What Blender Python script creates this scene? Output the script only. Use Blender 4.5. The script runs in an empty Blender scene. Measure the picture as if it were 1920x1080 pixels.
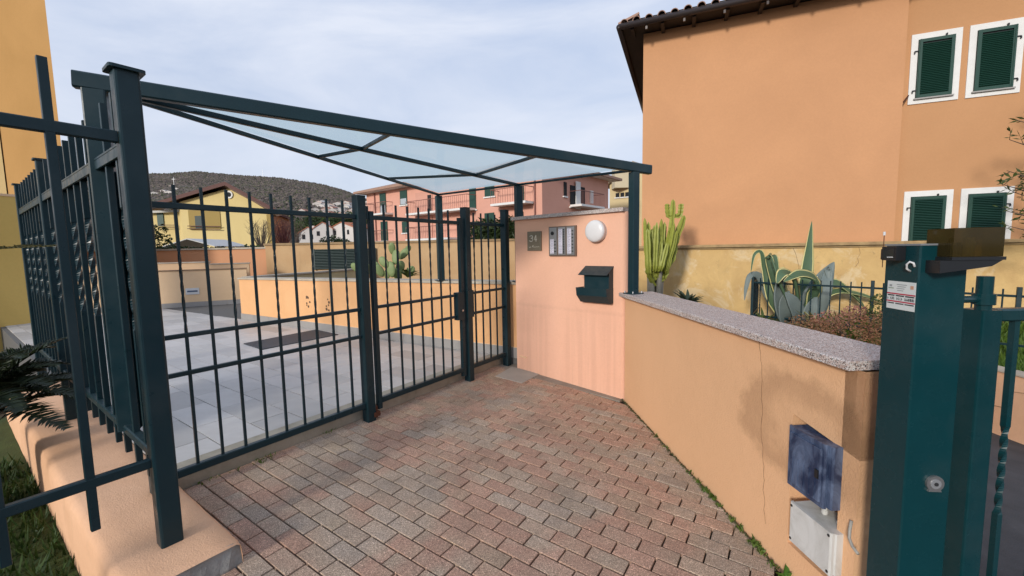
import bpy, math, random
from mathutils import Vector, Matrix
random.seed(7)
SC = bpy.context.scene
COL = SC.collection

# ------------------------------------------------------------------ camera
FPX, CX, CY = 790.0, 960.0, 540.0          # focal length in photo pixels, photo centre
CAM = Vector((0, 0, 1.585))
UPC = -Vector((160/FPX, 8560/FPX, 1.0)); UPC.normalize()      # gravity 'up' seen by the camera (x right, y down, z forward)
_f = Vector((0, 0, 1)); _y = _f - UPC*(_f @ UPC); _y.normalize(); _x = _y.cross(UPC)
MW = Matrix((_x, _y, UPC))                 # camera axes -> world
cam = bpy.data.cameras.new('camera'); camo = bpy.data.objects.new('camera', cam); COL.objects.link(camo)
cam.sensor_fit = 'HORIZONTAL'; cam.sensor_width = 36; cam.lens = 36*FPX/1920
cam.clip_start = .05; cam.clip_end = 6000
r_, u_, b_ = MW @ Vector((1, 0, 0)), MW @ Vector((0, -1, 0)), MW @ Vector((0, 0, -1))
camo.matrix_world = Matrix(((r_.x, u_.x, b_.x, 0), (r_.y, u_.y, b_.y, 0), (r_.z, u_.z, b_.z, CAM.z), (0, 0, 0, 1)))
SC.camera = camo

# ------------------------------------------------------------------ light
SUN_EL, SUN_AZ = math.radians(18.7), (-.55, -.835)      # towards the sun, behind the camera's left shoulder
wd = bpy.data.worlds.new('World'); SC.world = wd; wd.use_nodes = True
nt = wd.node_tree; nt.nodes.clear()
def WN(t): return nt.nodes.new(t)
sky = WN('ShaderNodeTexSky'); sky.sky_type = 'NISHITA'; sky.sun_disc = False
sky.sun_elevation = SUN_EL; sky.sun_rotation = math.atan2(SUN_AZ[0], SUN_AZ[1])
sky.air_density = 1.0; sky.dust_density = 2.0; sky.ozone_density = 1.5
tc = WN('ShaderNodeTexCoord'); mp = WN('ShaderNodeMapping'); mp.inputs['Scale'].default_value = (1.0, 1.4, 3.6); mp.inputs['Rotation'].default_value = (.2, .35, .5)
no = WN('ShaderNodeTexNoise'); no.inputs['Scale'].default_value = 1.7; no.inputs['Detail'].default_value = 7; no.inputs['Roughness'].default_value = .56; no.inputs['Distortion'].default_value = .5
rp = WN('ShaderNodeValToRGB'); rp.color_ramp.elements[0].position = .32; rp.color_ramp.elements[0].color = (0, 0, 0, 1); rp.color_ramp.elements[1].position = .68; rp.color_ramp.elements[1].color = (.88, .88, .88, 1)
mx = WN('ShaderNodeMix'); mx.data_type = 'RGBA'; mx.inputs['Factor'].default_value = .78; mc = WN('ShaderNodeMix'); mc.data_type = 'RGBA'; mc.inputs['B'].default_value = (6.0, 6.35, 7.2, 1)
sep = WN('ShaderNodeSeparateXYZ'); gr = WN('ShaderNodeValToRGB'); gr.color_ramp.elements[0].color = (5.6, 6.05, 7.0, 1); gr.color_ramp.elements[1].position = .65; gr.color_ramp.elements[1].color = (2.9, 4.0, 6.3, 1)             # thin white cloud veil over the whole sky
bg = WN('ShaderNodeBackground'); bg.inputs['Strength'].default_value = .10; wo = WN('ShaderNodeOutputWorld')
L = nt.links.new
L(tc.outputs['Generated'], sep.inputs[0]); L(sep.outputs['Z'], gr.inputs['Fac']); L(gr.outputs['Color'], mx.inputs['B']); L(tc.outputs['Generated'], mp.inputs['Vector']); L(mp.outputs['Vector'], no.inputs['Vector']); L(no.outputs['Fac'], rp.inputs['Fac'])
L(rp.outputs['Color'], mc.inputs['Factor']); L(sky.outputs['Color'], mx.inputs['A']); L(mx.outputs['Result'], mc.inputs['A']); L(mc.outputs['Result'], bg.inputs['Color']); L(bg.outputs['Background'], wo.inputs['Surface'])
sl = bpy.data.lights.new('sun', 'SUN'); sl.energy = 2.0; sl.angle = math.radians(8); sl.color = (1, .94, .86)
so = bpy.data.objects.new('sun', sl); COL.objects.link(so); so.location = (-20, -18, 20)
_d = Vector((-SUN_AZ[0]*math.cos(SUN_EL), -SUN_AZ[1]*math.cos(SUN_EL), -math.sin(SUN_EL)))
so.rotation_euler = _d.to_track_quat('-Z', 'Y').to_euler()
SC.view_settings.view_transform = 'Standard'; SC.view_settings.look = 'None'; SC.view_settings.gamma = 1
SC.view_settings.use_curve_mapping = False; SC.view_settings.exposure = 0.44

# ------------------------------------------------------------------ pixel -> place helpers (photo is 1920 x 1080)
GN = MW @ Vector((.0145, -.9935, -.1125)); GN.normalize(); GD = GN @ CAM - 1.585
def gz(x, y): return (GD - GN.x*x - GN.y*y)/GN.z           # driveway height
def ray(x, y): return MW @ Vector(((x-CX)/FPX, (y-CY)/FPX, 1))
def ground(x, y):
    v = ray(x, y); return CAM + v*((GD - GN @ CAM)/(GN @ v))
def zpl(x, y, z):
    v = ray(x, y); return CAM + v*((z-CAM.z)/v.z)
def vpl(x, y, A, B):
    v = ray(x, y); e = (B[0]-A[0], B[1]-A[1]); n = (-e[1], e[0])
    return CAM + v*((n[0]*(A[0]-CAM.x)+n[1]*(A[1]-CAM.y))/(n[0]*v.x+n[1]*v.y))
def dep(x, y, d):
    v = ray(x, y); return CAM + v*(d/v.y)
def pxof(p):
    c = MW.transposed() @ (Vector(p)-CAM); return CX+FPX*c.x/c.z, CY+FPX*c.y/c.z
def onseg(P, Q, px):                                       # point of segment PQ at pixel column px
    lo, hi = 0., 1.; s = pxof(P)[0] < pxof(Q)[0]
    for _ in range(40):
        m = (lo+hi)/2
        if (pxof(P.lerp(Q, m))[0] < px) == s: lo = m
        else: hi = m
    return P.lerp(Q, lo)

# ------------------------------------------------------------------ mesh building
class MB:
    def __init__(s): s.v = []; s.f = []; s.m = []; s.cur = 0
    def add(s, vs, fs):
        o = len(s.v); s.v += [tuple(v) for v in vs]; s.f += [tuple(i+o for i in f) for f in fs]; s.m += [s.cur]*len(fs); return s
    def obox(s, c, ax, ay, az):                            # centre + half axes
        c, ax, ay, az = Vector(c), Vector(ax), Vector(ay), Vector(az)
        vs = [c+ax*i+ay*j+az*k for k in (-1, 1) for j in (-1, 1) for i in (-1, 1)]
        if ax.cross(ay) @ az < 0: vs = [vs[i] for i in (1, 0, 3, 2, 5, 4, 7, 6)]
        return s.add(vs, [(0, 2, 3, 1), (4, 5, 7, 6), (0, 1, 5, 4), (2, 6, 7, 3), (0, 4, 6, 2), (1, 3, 7, 5)])
    def box(s, x0, x1, y0, y1, z0, z1): return s.obox(((x0+x1)/2, (y0+y1)/2, (z0+z1)/2), ((x1-x0)/2, 0, 0), (0, (y1-y0)/2, 0), (0, 0, (z1-z0)/2))
    def prism(s, poly, z0, z1):                            # vertical prism; z may be function of (x, y)
        a = sum(poly[i][0]*poly[(i+1) % len(poly)][1]-poly[(i+1) % len(poly)][0]*poly[i][1] for i in range(len(poly)))
        if a < 0: poly = poly[::-1]
        n = len(poly); f0 = z0 if callable(z0) else (lambda x, y: z0); f1 = z1 if callable(z1) else (lambda x, y: z1)
        vs = [(x, y, f0(x, y)) for x, y in poly]+[(x, y, f1(x, y)) for x, y in poly]
        return s.add(vs, [tuple(range(n))[::-1], tuple(range(n, 2*n))]+[(i, (i+1) % n, n+(i+1) % n, n+i) for i in range(n)])
    def extr(s, poly, off):                                # 3-D polygon extruded by vector
        off = Vector(off); P = [Vector(p) for p in poly]; n = len(P)
        N = sum(((P[i]-P[0]).cross(P[(i+1) % n]-P[0]) for i in range(n)), Vector())
        if N @ off < 0: P = P[::-1]
        return s.add(P+[p+off for p in P], [tuple(range(n))[::-1], tuple(range(n, 2*n))]+[(i, (i+1) % n, n+(i+1) % n, n+i) for i in range(n)])
    def bar(s, a, b, w, h, up=(0, 0, 1)):                  # bar with rectangular, slightly chamfered section
        a, b = Vector(a), Vector(b); d = (b-a).normalized(); up = Vector(up); sd = d.cross(up).normalized(); up = sd.cross(d)
        c = min(w, h)*.14; x, y = w/2, h/2
        sec = [(x-c, -y), (x, -y+c), (x, y-c), (x-c, y), (-x+c, y), (-x, y-c), (-x, -y+c), (-x+c, -y)]
        vs = [p+sd*i+up*j for p in (a, b) for i, j in sec]
        return s.add(vs, [tuple(range(8)), tuple(range(8, 16))[::-1]]+[(i, 8+i, 8+(i+1) % 8, (i+1) % 8) for i in range(8)])
    def post(s, x, y, z0, z1, w, ang, w2=None, c=.09):
        w2 = w2 or w; e = (math.cos(ang), math.sin(ang)); g = (-e[1], e[0]); k = min(w, w2)*c; X, Y = w/2, w2/2
        sec = [(X-k, -Y), (X-k*.3, -Y+k*.3), (X, -Y+k), (X, Y-k), (X-k*.3, Y-k*.3), (X-k, Y), (-X+k, Y), (-X+k*.3, Y-k*.3), (-X, Y-k), (-X, -Y+k), (-X+k*.3, -Y+k*.3), (-X+k, -Y)]
        return s.prism([(x+e[0]*i+g[0]*j, y+e[1]*i+g[1]*j) for i, j in sec], z0, z1)
    def tube(s, pts, rad, n=8, cap=True):
        pts = [Vector(p) for p in pts]; m = len(pts); rad = rad if isinstance(rad, (list, tuple)) else [rad]*m
        vs = []; fs = []; ref = Vector((0, 0, 1)) if abs((pts[-1]-pts[0]).normalized().z) < .9 else Vector((1, 0, 0))
        for i, p in enumerate(pts):
            d = (pts[min(i+1, m-1)]-pts[max(i-1, 0)]).normalized(); a = d.cross(ref).normalized(); b = d.cross(a)
            vs += [p+(a*math.cos(t)+b*math.sin(t))*rad[i] for t in (2*math.pi*k/n for k in range(n))]
        for i in range(m-1):
            for k in range(n): fs.append((i*n+k, i*n+(k+1) % n, (i+1)*n+(k+1) % n, (i+1)*n+k))
        if cap: fs += [tuple(range(n))[::-1], tuple(range((m-1)*n, m*n))]
        return s.add(vs, fs)
    def disc(s, c, nrm, r, h, n=24, r2=None):              # short cylinder from c along nrm
        c, nrm = Vector(c), Vector(nrm).normalized(); return s.tube([c, c+nrm*h], [r, r2 if r2 else r], n)
    def mesh(s, name, mats):
        me = bpy.data.meshes.new(name); me.from_pydata(s.v, [], s.f); me.update()
        for m in mats: me.materials.append(m)
        if len(mats) > 1: me.polygons.foreach_set('material_index', s.m)
        return me
WL = {}                                                    # world origin of every object built
def link(o, parent, loc):
    COL.objects.link(o); o.location = loc; WL[o.name] = Vector(loc)
    if parent is not None:
        o.parent = parent; o.matrix_parent_inverse = Matrix.Translation(-WL[parent.name])
    return o
def tag(o, label=None, cat=None, group=None, kind=None):
    for k, v in (('label', label), ('category', cat), ('group', group), ('kind', kind)):
        if v: o[k] = v
    return o
def thing(name, loc, label, cat, group=None):
    return tag(link(bpy.data.objects.new(name, None), None, Vector(loc)), label, cat, group)
def obj(name, mb, mat, parent=None, smooth=False, **kw):   # ONE mesh object, origin at its base centre
    xs, ys, zs = zip(*mb.v); c = Vector(((min(xs)+max(xs))/2, (min(ys)+max(ys))/2, min(zs)))
    mb.v = [(x-c.x, y-c.y, z-c.z) for x, y, z in mb.v]
    me = mb.mesh(name, mat if isinstance(mat, (list, tuple)) else [mat])
    if smooth: me.polygons.foreach_set('use_smooth', [True]*len(me.polygons))
    return tag(link(bpy.data.objects.new(name, me), parent, c), **kw)
def inst(name, me, loc, rz, parent, rot=None):             # another object that shares mesh data
    o = bpy.data.objects.new(name, me); link(o, parent, Vector(loc)); o.rotation_euler = rot if rot else (0, 0, rz); return o

# ------------------------------------------------------------------ materials
MATS = {}
class NT:
    def __init__(s, name):
        s.m = bpy.data.materials.new(name); s.m.use_nodes = True; s.t = s.m.node_tree; s.b = s.t.nodes['Principled BSDF']; MATS[name] = s.m
        s.pos = s.n('ShaderNodeNewGeometry').outputs['Position']
    def n(s, t, **kw):
        o = s.t.nodes.new(t)
        for k, v in kw.items(): setattr(o, k, v)
        return o
    def l(s, a, b): s.t.links.new(a, b)
    def noise(s, sc, det=4, rough=.55, dist=0, vec=None, stretch=None):
        o = s.n('ShaderNodeTexNoise'); o.inputs['Scale'].default_value = sc; o.inputs['Detail'].default_value = det; o.inputs['Roughness'].default_value = rough; o.inputs['Distortion'].default_value = dist
        v = vec or s.pos
        if stretch:
            m = s.n('ShaderNodeMapping'); m.inputs['Scale'].default_value = stretch; s.l(v, m.inputs['Vector']); v = m.outputs['Vector']
        s.l(v, o.inputs['Vector']); return o.outputs['Fac']
    def ramp(s, fac, *st):
        o = s.n('ShaderNodeValToRGB'); e = o.color_ramp.elements
        while len(e) < len(st): e.new(.5)
        for i, (p, c) in enumerate(st):
            e[i].position = p; e[i].color = (c, c, c, 1) if isinstance(c, (int, float)) else tuple(c)+(1,)
        s.l(fac, o.inputs['Fac']); return o.outputs['Color']
    def mix(s, fac, a, b, mode='MIX'):
        o = s.n('ShaderNodeMix', data_type='RGBA', blend_type=mode)
        for k, v in (('Factor', fac), ('A', a), ('B', b)):
            i = o.inputs[k]
            if isinstance(v, (int, float)): i.default_value = v if k == 'Factor' else (v, v, v, 1)
            elif isinstance(v, tuple): i.default_value = v+(1,)
            else: s.l(v, i)
        return o.outputs['Result']
    def math(s, op, a, b=None):
        o = s.n('ShaderNodeMath', operation=op)
        for i, v in ((0, a), (1, b)):
            if v is None: continue
            if isinstance(v, (int, float)): o.inputs[i].default_value = v
            else: s.l(v, o.inputs[i])
        return o.outputs[0]
    def bump(s, h, st=.3, d=.01):
        o = s.n('ShaderNodeBump'); o.inputs['Strength'].default_value = st; o.inputs['Distance'].default_value = d; s.l(h, o.inputs['Height']); s.l(o.outputs['Normal'], s.b.inputs['Normal']); return s
    def set(s, col=None, rough=None, metal=None, spec=None, **kw):
        for k, v in (('Base Color', col), ('Roughness', rough), ('Metallic', metal), ('Specular IOR Level', spec)):
            if v is None: continue
            i = s.b.inputs[k]
            if isinstance(v, (int, float)): i.default_value = v
            elif isinstance(v, tuple): i.default_value = v+(1,)
            else: s.l(v, i)
        return s
def sc_(c, k): return tuple(min(1, x*k) for x in c)
def stucco(name, col, col2=None, big=1.1, var=.10, bump=.25, grain=130, dirt=0, dirtcol=(.16, .12, .08), pale=None):
    t = NT(name); col2 = col2 or sc_(col, 1-var*1.6)
    c = t.mix(t.ramp(t.noise(big, 5, .6, .4), (.35, 0), (.68, 1)), sc_(col, 1+var*.35), col2)
    c = t.mix(t.ramp(t.noise(grain*.35, 3), (.3, 0), (.7, .16)), c, sc_(col, .72))
    if pale: c = t.mix(t.ramp(t.noise(1.5, 7, .68, .9), (.52, 0), (.60, .75)), c, pale); c = t.mix(t.ramp(t.noise(6.5, 7, .75, .5), (.60, 0), (.70, .55)), c, dirtcol)
    if dirt:
        c = t.mix(t.ramp(t.noise(3.2, 8, .7, .6, stretch=(1, 1, .45)), (.56, 0), (.80, dirt)), c, dirtcol)
    h = t.math('ADD', t.noise(grain, 3, .6), t.math('MULTIPLY', t.noise(16, 4), .7))
    t.set(c, .92, spec=.25).bump(h, bump, .006); return t.m
def plain(name, col, rough=.6, metal=0, var=.08, sc=9, spec=.5, bump=0):
    t = NT(name); c = t.mix(t.noise(sc, 5), sc_(col, 1-var), sc_(col, 1+var)); t.set(c, rough, metal, spec)
    if bump: t.bump(t.noise(sc*12, 4), bump, .004)
    return t.m
def metal_paint(name, col, rough=.32, dust=.25):
    t = NT(name); c = t.mix(t.noise(5, 5, .6), sc_(col, .82), sc_(col, 1.15))
    up = t.n('ShaderNodeSeparateXYZ'); t.l(t.n('ShaderNodeNewGeometry').outputs['Normal'], up.inputs[0])
    d = t.math('MULTIPLY', t.ramp(up.outputs['Z'], (.6, 0), (1, 1)), t.ramp(t.noise(24, 5, .7), (.4, 0), (.75, dust)))
    c = t.mix(d, c, (.20, .21, .19))
    c = t.mix(t.ramp(t.noise(48, 6, .75, .4), (.735, 0), (.76, .8)), c, (.30, .31, .29))
    c = t.mix(t.ramp(t.noise(2.2, 5, .6), (.5, 0), (.72, .22)), c, (.07, .085, .085))
    t.set(c, t.ramp(t.noise(14, 5), (.3, rough*.75), (.7, rough*1.35)), 0, .28).bump(t.noise(90, 3), .06, .002); return t.m
def leafmat(name, c1, c2, rough=.55, sc=6, trans=.25):
    t = NT(name); oi = t.n('ShaderNodeNewGeometry').outputs['Random Per Island']
    c = t.mix(t.math('MULTIPLY', t.math('ADD', oi, t.noise(sc, 4)), .5), c1, c2); t.set(c, rough, spec=.35)
    tr = t.n('ShaderNodeBsdfTranslucent'); t.l(c, tr.inputs['Color']); ms = t.n('ShaderNodeMixShader'); ms.inputs[0].default_value = trans
    t.l(t.b.outputs[0], ms.inputs[1]); t.l(tr.outputs[0], ms.inputs[2]); t.l(ms.outputs[0], t.t.nodes['Material Output'].inputs['Surface']); return t.m
GREEN = metal_paint('dark_green_enamel', (.0075, .028, .036), .34)
TEAL = metal_paint('teal_enamel', (.0035, .036, .043), .24, .35)
BLACKP = plain('black_plastic', (.012, .013, .015), .35)
STEEL = plain('brushed_steel', (.42, .41, .40), .38, .85)
ZINC = plain('zinc_bolt', (.45, .46, .47), .45, .7)
PINK = stucco('pink_render', (.78, .45, .315), (.74, .42, .285), .8, .08, .45)
def streaks():                                              # darker vertical streaks in the colour below a soft horizontal line
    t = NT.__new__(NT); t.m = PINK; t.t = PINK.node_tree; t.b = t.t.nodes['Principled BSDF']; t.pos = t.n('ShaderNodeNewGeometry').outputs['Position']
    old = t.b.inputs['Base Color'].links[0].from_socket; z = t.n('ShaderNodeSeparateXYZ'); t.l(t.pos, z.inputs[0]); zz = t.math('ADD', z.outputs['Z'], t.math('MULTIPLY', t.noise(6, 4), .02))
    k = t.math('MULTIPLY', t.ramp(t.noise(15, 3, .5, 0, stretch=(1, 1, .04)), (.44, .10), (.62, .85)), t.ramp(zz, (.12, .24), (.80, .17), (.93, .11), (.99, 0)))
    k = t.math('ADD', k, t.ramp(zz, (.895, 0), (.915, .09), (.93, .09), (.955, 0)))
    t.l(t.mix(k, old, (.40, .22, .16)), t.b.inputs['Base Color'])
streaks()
PEACH = stucco('peach_render', (.74, .44, .245), (.69, .41, .225), .8, .10, .3)
LOWP = stucco('worn_peach_render', (.80, .48, .29), (.74, .43, .25), 2.2, .08, .5, dirt=.16)
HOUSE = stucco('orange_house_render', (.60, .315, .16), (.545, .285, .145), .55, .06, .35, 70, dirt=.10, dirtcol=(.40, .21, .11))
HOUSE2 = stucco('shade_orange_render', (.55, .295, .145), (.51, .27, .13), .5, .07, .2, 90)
ORANGE = stucco('orange_wall_render', (.76, .43, .21), (.71, .395, .185), 1.2, .1, .25)
TANW = stucco('tan_wall_render', (.55, .37, .20), (.47, .29, .145), .9, .14, .3, dirt=.35)
PALEW = stucco('pale_peach_render', (.78, .55, .34), (.73, .51, .31), 1.0, .1, .25)
CREAM = stucco('cream_render', (.60, .50, .29), (.50, .42, .25), 1.5, .12, .3, dirt=.3)
YELW = stucco('yellow_render', (.66, .46, .14), (.60, .41, .12), .6, .08, .2, 60)
FARPINK = stucco('far_pink_render', (.70, .37, .28), (.67, .35, .26), .3, .06, .1, 40)
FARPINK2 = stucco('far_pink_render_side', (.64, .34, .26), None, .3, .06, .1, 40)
FARYEL = stucco('far_yellow_render', (.68, .54, .25), (.65, .51, .23), .3, .06, .1, 40)
WHITEP = plain('white_paint', (.74, .73, .70), .7)
SHUT = plain('green_shutter', (.012, .055, .038), .45)
SHUTD = plain('dark_green_slat', (.014, .035, .033), .45)
DARK = plain('dark_recess', (.015, .016, .018), .9)
CONC = stucco('grey_concrete', (.30, .29, .27), (.20, .195, .18), 7, .2, .8, 60, dirt=.4, dirtcol=(.10, .10, .08))
KERB = stucco('pale_kerb_stone', (.40, .36, .29), (.30, .27, .21), 5, .15, .5, 90, dirt=.5, dirtcol=(.12, .12, .07))
SOIL = stucco('garden_soil', (.11, .085, .055), (.07, .055, .035), 6, .2, .9, 50)
WHITEPL = plain('white_plastic', (.62, .62, .62), .4)
def granite():
    t = NT('speckled_granite'); v = t.n('ShaderNodeTexVoronoi'); v.inputs['Scale'].default_value = 300; t.l(t.pos, v.inputs['Vector'])
    k = t.n('ShaderNodeSeparateColor'); t.l(v.outputs['Color'], k.inputs[0])
    c = t.ramp(k.outputs[0], (.0, (.045, .045, .05)), (.17, (.06, .055, .055)), (.2, (.33, .25, .215)), (.55, (.50, .37, .32)), (.75, (.58, .55, .52)), (1, (.66, .64, .61)))
    t.set(c, .5).bump(t.noise(200, 2), .15, .002); return t.m
GRANITE = granite()
def brickmat():
    t = NT('concrete_paver'); oi = t.n('ShaderNodeObjectInfo').outputs['Random']; ri = t.n('ShaderNodeNewGeometry').outputs['Random Per Island']
    rnd = t.math('FRACT', t.math('ADD', t.math('MULTIPLY', oi, 7.13), t.math('MULTIPLY', ri, 3.7)))
    k = t.math('ADD', t.math('MULTIPLY', t.noise(1.15, 3, .5, .3), .80), t.math('ADD', t.math('MULTIPLY', rnd, .14), .085))
    c = t.ramp(k, (.30, (.36, .27, .195)), (.42, (.45, .32, .225)), (.52, (.47, .285, .205)), (.60, (.45, .335, .245)), (.68, (.42, .335, .265)), (.78, (.48, .36, .245)))
    rnd2 = t.math('FRACT', t.math('MULTIPLY', rnd, 5.3))
    c = t.mix(1.0, c, t.ramp(rnd2, (0, .90), (1, 1.08)), 'MULTIPLY')
    v = t.n('ShaderNodeTexVoronoi'); v.inputs['Scale'].default_value = 330; t.l(t.pos, v.inputs['Vector']); s = t.n('ShaderNodeSeparateColor'); t.l(v.outputs['Color'], s.inputs[0])
    c = t.mix(1.0, c, t.ramp(s.outputs[0], (.0, .42), (.3, .78), (.7, 1.06), (.93, 1.3), (1, 2.1)), 'MULTIPLY')
    c = t.mix(t.ramp(t.noise(2.3, 6, .65, .5), (.50, 0), (.74, .50)), c, (.15, .115, .085))      # grime
    c = t.mix(t.ramp(t.noise(5.5, 6, .7, .8), (.72, 0), (.80, .45)), c, (.52, .51, .49))            # pale cement smears
    h = t.math('ADD', s.outputs[1], t.math('MULTIPLY', t.noise(70, 4), 1.2))
    t.set(c, .9, spec=.3).bump(h, .5, .004); return t.m
BRICK = brickmat()
def tilemat():
    t = NT('grey_stone_tile'); oi = t.n('ShaderNodeObjectInfo').outputs['Random']; ri = t.n('ShaderNodeNewGeometry').outputs['Random Per Island']
    rnd = t.math('FRACT', t.math('ADD', t.math('MULTIPLY', oi, 5.1), t.math('MULTIPLY', ri, 3.7)))
    c = t.ramp(rnd, (0, (.385, .37, .35)), (.5, (.50, .48, .455)), (1, (.58, .555, .525)))
    c = t.mix(t.ramp(t.noise(3.5, 6, .65, 1.2, stretch=(1, 2.2, 1)), (.35, 0), (.7, .35)), c, (.37, .355, .335))
    t.set(c, t.ramp(t.noise(6, 4), (.3, .36), (.7, .55)), spec=.4).bump(t.noise(40, 4), .12, .003); return t.m
TILE = tilemat()
BED = stucco('joint_sand', (.022, .019, .013), (.014, .012, .009), 9, .2, .6, 80)
GROUT = plain('tile_grout', (.12, .117, .11), .9)
ASPH = stucco('asphalt', (.085, .085, .088), (.060, .060, .062), 3, .15, .7, 110)
# ------------------------------------------------------------------ frames of reference
V2 = lambda x, y: Vector((x, y))
GA = V2(-1.226, 3.541); GANG = math.radians(55.05); E1 = V2(math.cos(GANG), math.sin(GANG)); GO = V2(E1.y, -E1.x)   # gate line, normal towards the street
def G(q, z, off=-.05): p = GA+E1*q+GO*off; return Vector((p.x, p.y, z))
PZ = .20                                                    # patio level
def d3(v, z=0): return Vector((v.x, v.y, z))
def clip(poly, n, c):                                       # keep n.p >= c
    out = []
    for i, p in enumerate(poly):
        q = poly[(i+1) % len(poly)]; a = n[0]*p[0]+n[1]*p[1]-c; b = n[0]*q[0]+n[1]*q[1]-c
        if a >= 0: out.append(p)
        if (a >= 0) != (b >= 0): t = a/(a-b); out.append((p[0]+(q[0]-p[0])*t, p[1]+(q[1]-p[1])*t))
    return out
def area(p): return abs(sum(p[i][0]*p[(i+1) % len(p)][1]-p[(i+1) % len(p)][0]*p[i][1] for i in range(len(p))))/2 if len(p) > 2 else 0
PA, PB = V2(.048, 5.152), V2(1.114, 4.129); PD = (PB-PA).normalized(); PN = V2(PD.y, -PD.x);   # pink wall, normal to the street
if PN @ PA > 0: PN = -PN
RA, RB = V2(1.114, 4.129), V2(1.318, 1.60); RD = (RB-RA).normalized(); RNL = V2(RD.y, -RD.x)
if RNL.x > 0: RNL = -RNL
RN = -RNL                                                    # right wall, into the garden
IA, IB = V2(-5.80, 8.94), V2(.17, 5.235); ID = (IB-IA).normalized(); IN = V2(-.527, -.85)       # patio side wall
WD = V2(-.807, .59); WNv = V2(.59, .807)                      # left low wall: direction, offset axis
def W(off, t): p = WNv*off+WD*t; return p                    # point of the low wall frame
T0 = (WD @ V2(-1.343, 1.926))                               # its near end

# ------------------------------------------------------------------ ground
m = MB(); m.box(-1500, 1500, -400, 2600, -1.3, -1.2); obj('ground', m, SOIL, kind='structure')
m = MB(); BP = [tuple(W(-6, T0+.18)), tuple(W(-6, T0-9)), (1.75, -4), (1.75, 5.9), (-.6, 5.9), tuple(W(.7, T0+1.1)), tuple(W(.7, T0+.1)), tuple(W(.4, T0+.1)), tuple(W(.3, T0+.18))]
m.prism(BP, lambda x, y: gz(x, y)-.35, lambda x, y: gz(x, y)-.020)
drive = obj('driveway', m, BED, kind='structure')
m = MB(); P = [(1.56, -6), (5.5, -6), (5.5, 5.5), (1.56, 5.5)]
def lz(x, y): return -.03-.148*max(0, x-1.56)
m.add([(x, y, lz(x, y)) for x, y in P]+[(12, -6, -.65), (12, -3, -.65), (5.5, -3, lz(5.5, 0))], [(0, 1, 2, 3), (1, 4, 5, 6)]); obj('lane', m, ASPH, kind='structure')
m = MB(); m.box(-12, 8, -30, -4, -.25, -.06); obj('road', m, ASPH, kind='structure')

# ---- pavers: 20 x 10 cm, running bond, rows square to the gate
UA = math.radians(-33.7); UD = V2(math.cos(UA), math.sin(UA)); VD = V2(math.sin(UA), -math.cos(UA))    # along, towards the street
BO = V2(.817, 2.163); LU, LV = .2015, .1015
def paver_mesh(w, h, t=.03, c=.004):
    b = MB(); x, y = w/2, h/2; ix, iy = x-c, y-c
    b.add([(-x, -y, -t), (x, -y, -t), (x, y, -t), (-x, y, -t), (-x, -y, -c), (x, -y, -c), (x, y, -c), (-x, y, -c), (-ix, -iy, 0), (ix, -iy, 0), (ix, iy, 0), (-ix, iy, 0)],
          [(0, 1, 5, 4), (1, 2, 6, 5), (2, 3, 7, 6), (3, 0, 4, 7), (4, 5, 9, 8), (5, 6, 10, 9), (6, 7, 11, 10), (7, 4, 8, 11), (8, 9, 10, 11)])
    return b
def lay(name, parent, mat, cells, full, halfplanes, zf, rz, w, h, tmax=300, jit=.0012, tilt=.004):
    """cells: (corner polygon, centre). Whole pieces share one mesh, cut ones get their own; the 300 that show largest are objects."""
    base = full.mesh(name, [mat]); items = []
    for poly, c in cells:
        q = poly
        for n, k in halfplanes: q = clip(q, n, k)
        a = area(q)
        if a < .12*w*h: continue
        px = [pxof((x, y, zf(x, y))) for x, y in q] if all(p[1] > .4 for p in q) else None
        vis = 0
        if px:
            inside = any(-20 < x < 1940 and -20 < y < 1100 for x, y in px); vis = area(px) if inside else 0
        items.append((vis, q, c, a > .985*w*h))
    items.sort(key=lambda i: -i[0]); rest = MB()
    slope = Vector((GN.x, GN.y, GN.z)) if zf is gz else Vector((0, 0, 1))
    for i, (vis, q, c, whole) in enumerate(items):
        z = zf(c[0], c[1])+random.gauss(0, jit)
        if i < tmax and vis > 0 and whole:
            R = Vector((0, 0, 1)).rotation_difference((slope+Vector((random.gauss(0, tilt), random.gauss(0, tilt), 0))).normalized()) @ Matrix.Rotation(rz+random.gauss(0, .006), 3, 'Z').to_quaternion()
            inst(name, base, (c[0], c[1], z), 0, parent, R.to_euler())
            continue
        b = MB() if i < tmax and vis > 0 else rest
        n = len(q); gx, gy = sum(p[0] for p in q)/n, sum(p[1] for p in q)/n
        ins = [(gx+(x-gx)*.955, gy+(y-gy)*.955) for x, y in q]; g2 = [(gx+(x-gx)*.975, gy+(y-gy)*.975) for x, y in q]
        if sum(g2[k][0]*g2[(k+1) % n][1]-g2[(k+1) % n][0]*g2[k][1] for k in range(n)) < 0: ins.reverse(); g2.reverse()
        dz = z-zf(c[0], c[1])
        vs = [(x, y, zf(x, y)+dz-.03) for x, y in g2]+[(x, y, zf(x, y)+dz-.004) for x, y in g2]+[(x, y, zf(x, y)+dz) for x, y in ins]
        b.add(vs, [tuple(range(2*n, 3*n))]+[(k+o, (k+1) % n+o, n+(k+1) % n+o, n+k+o) for o in (0, n) for k in range(n)])
        if b is not rest: obj(name, b, mat, parent)
    if rest.v: obj(name, rest, mat, parent, kind='stuff')
cells = []
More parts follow.
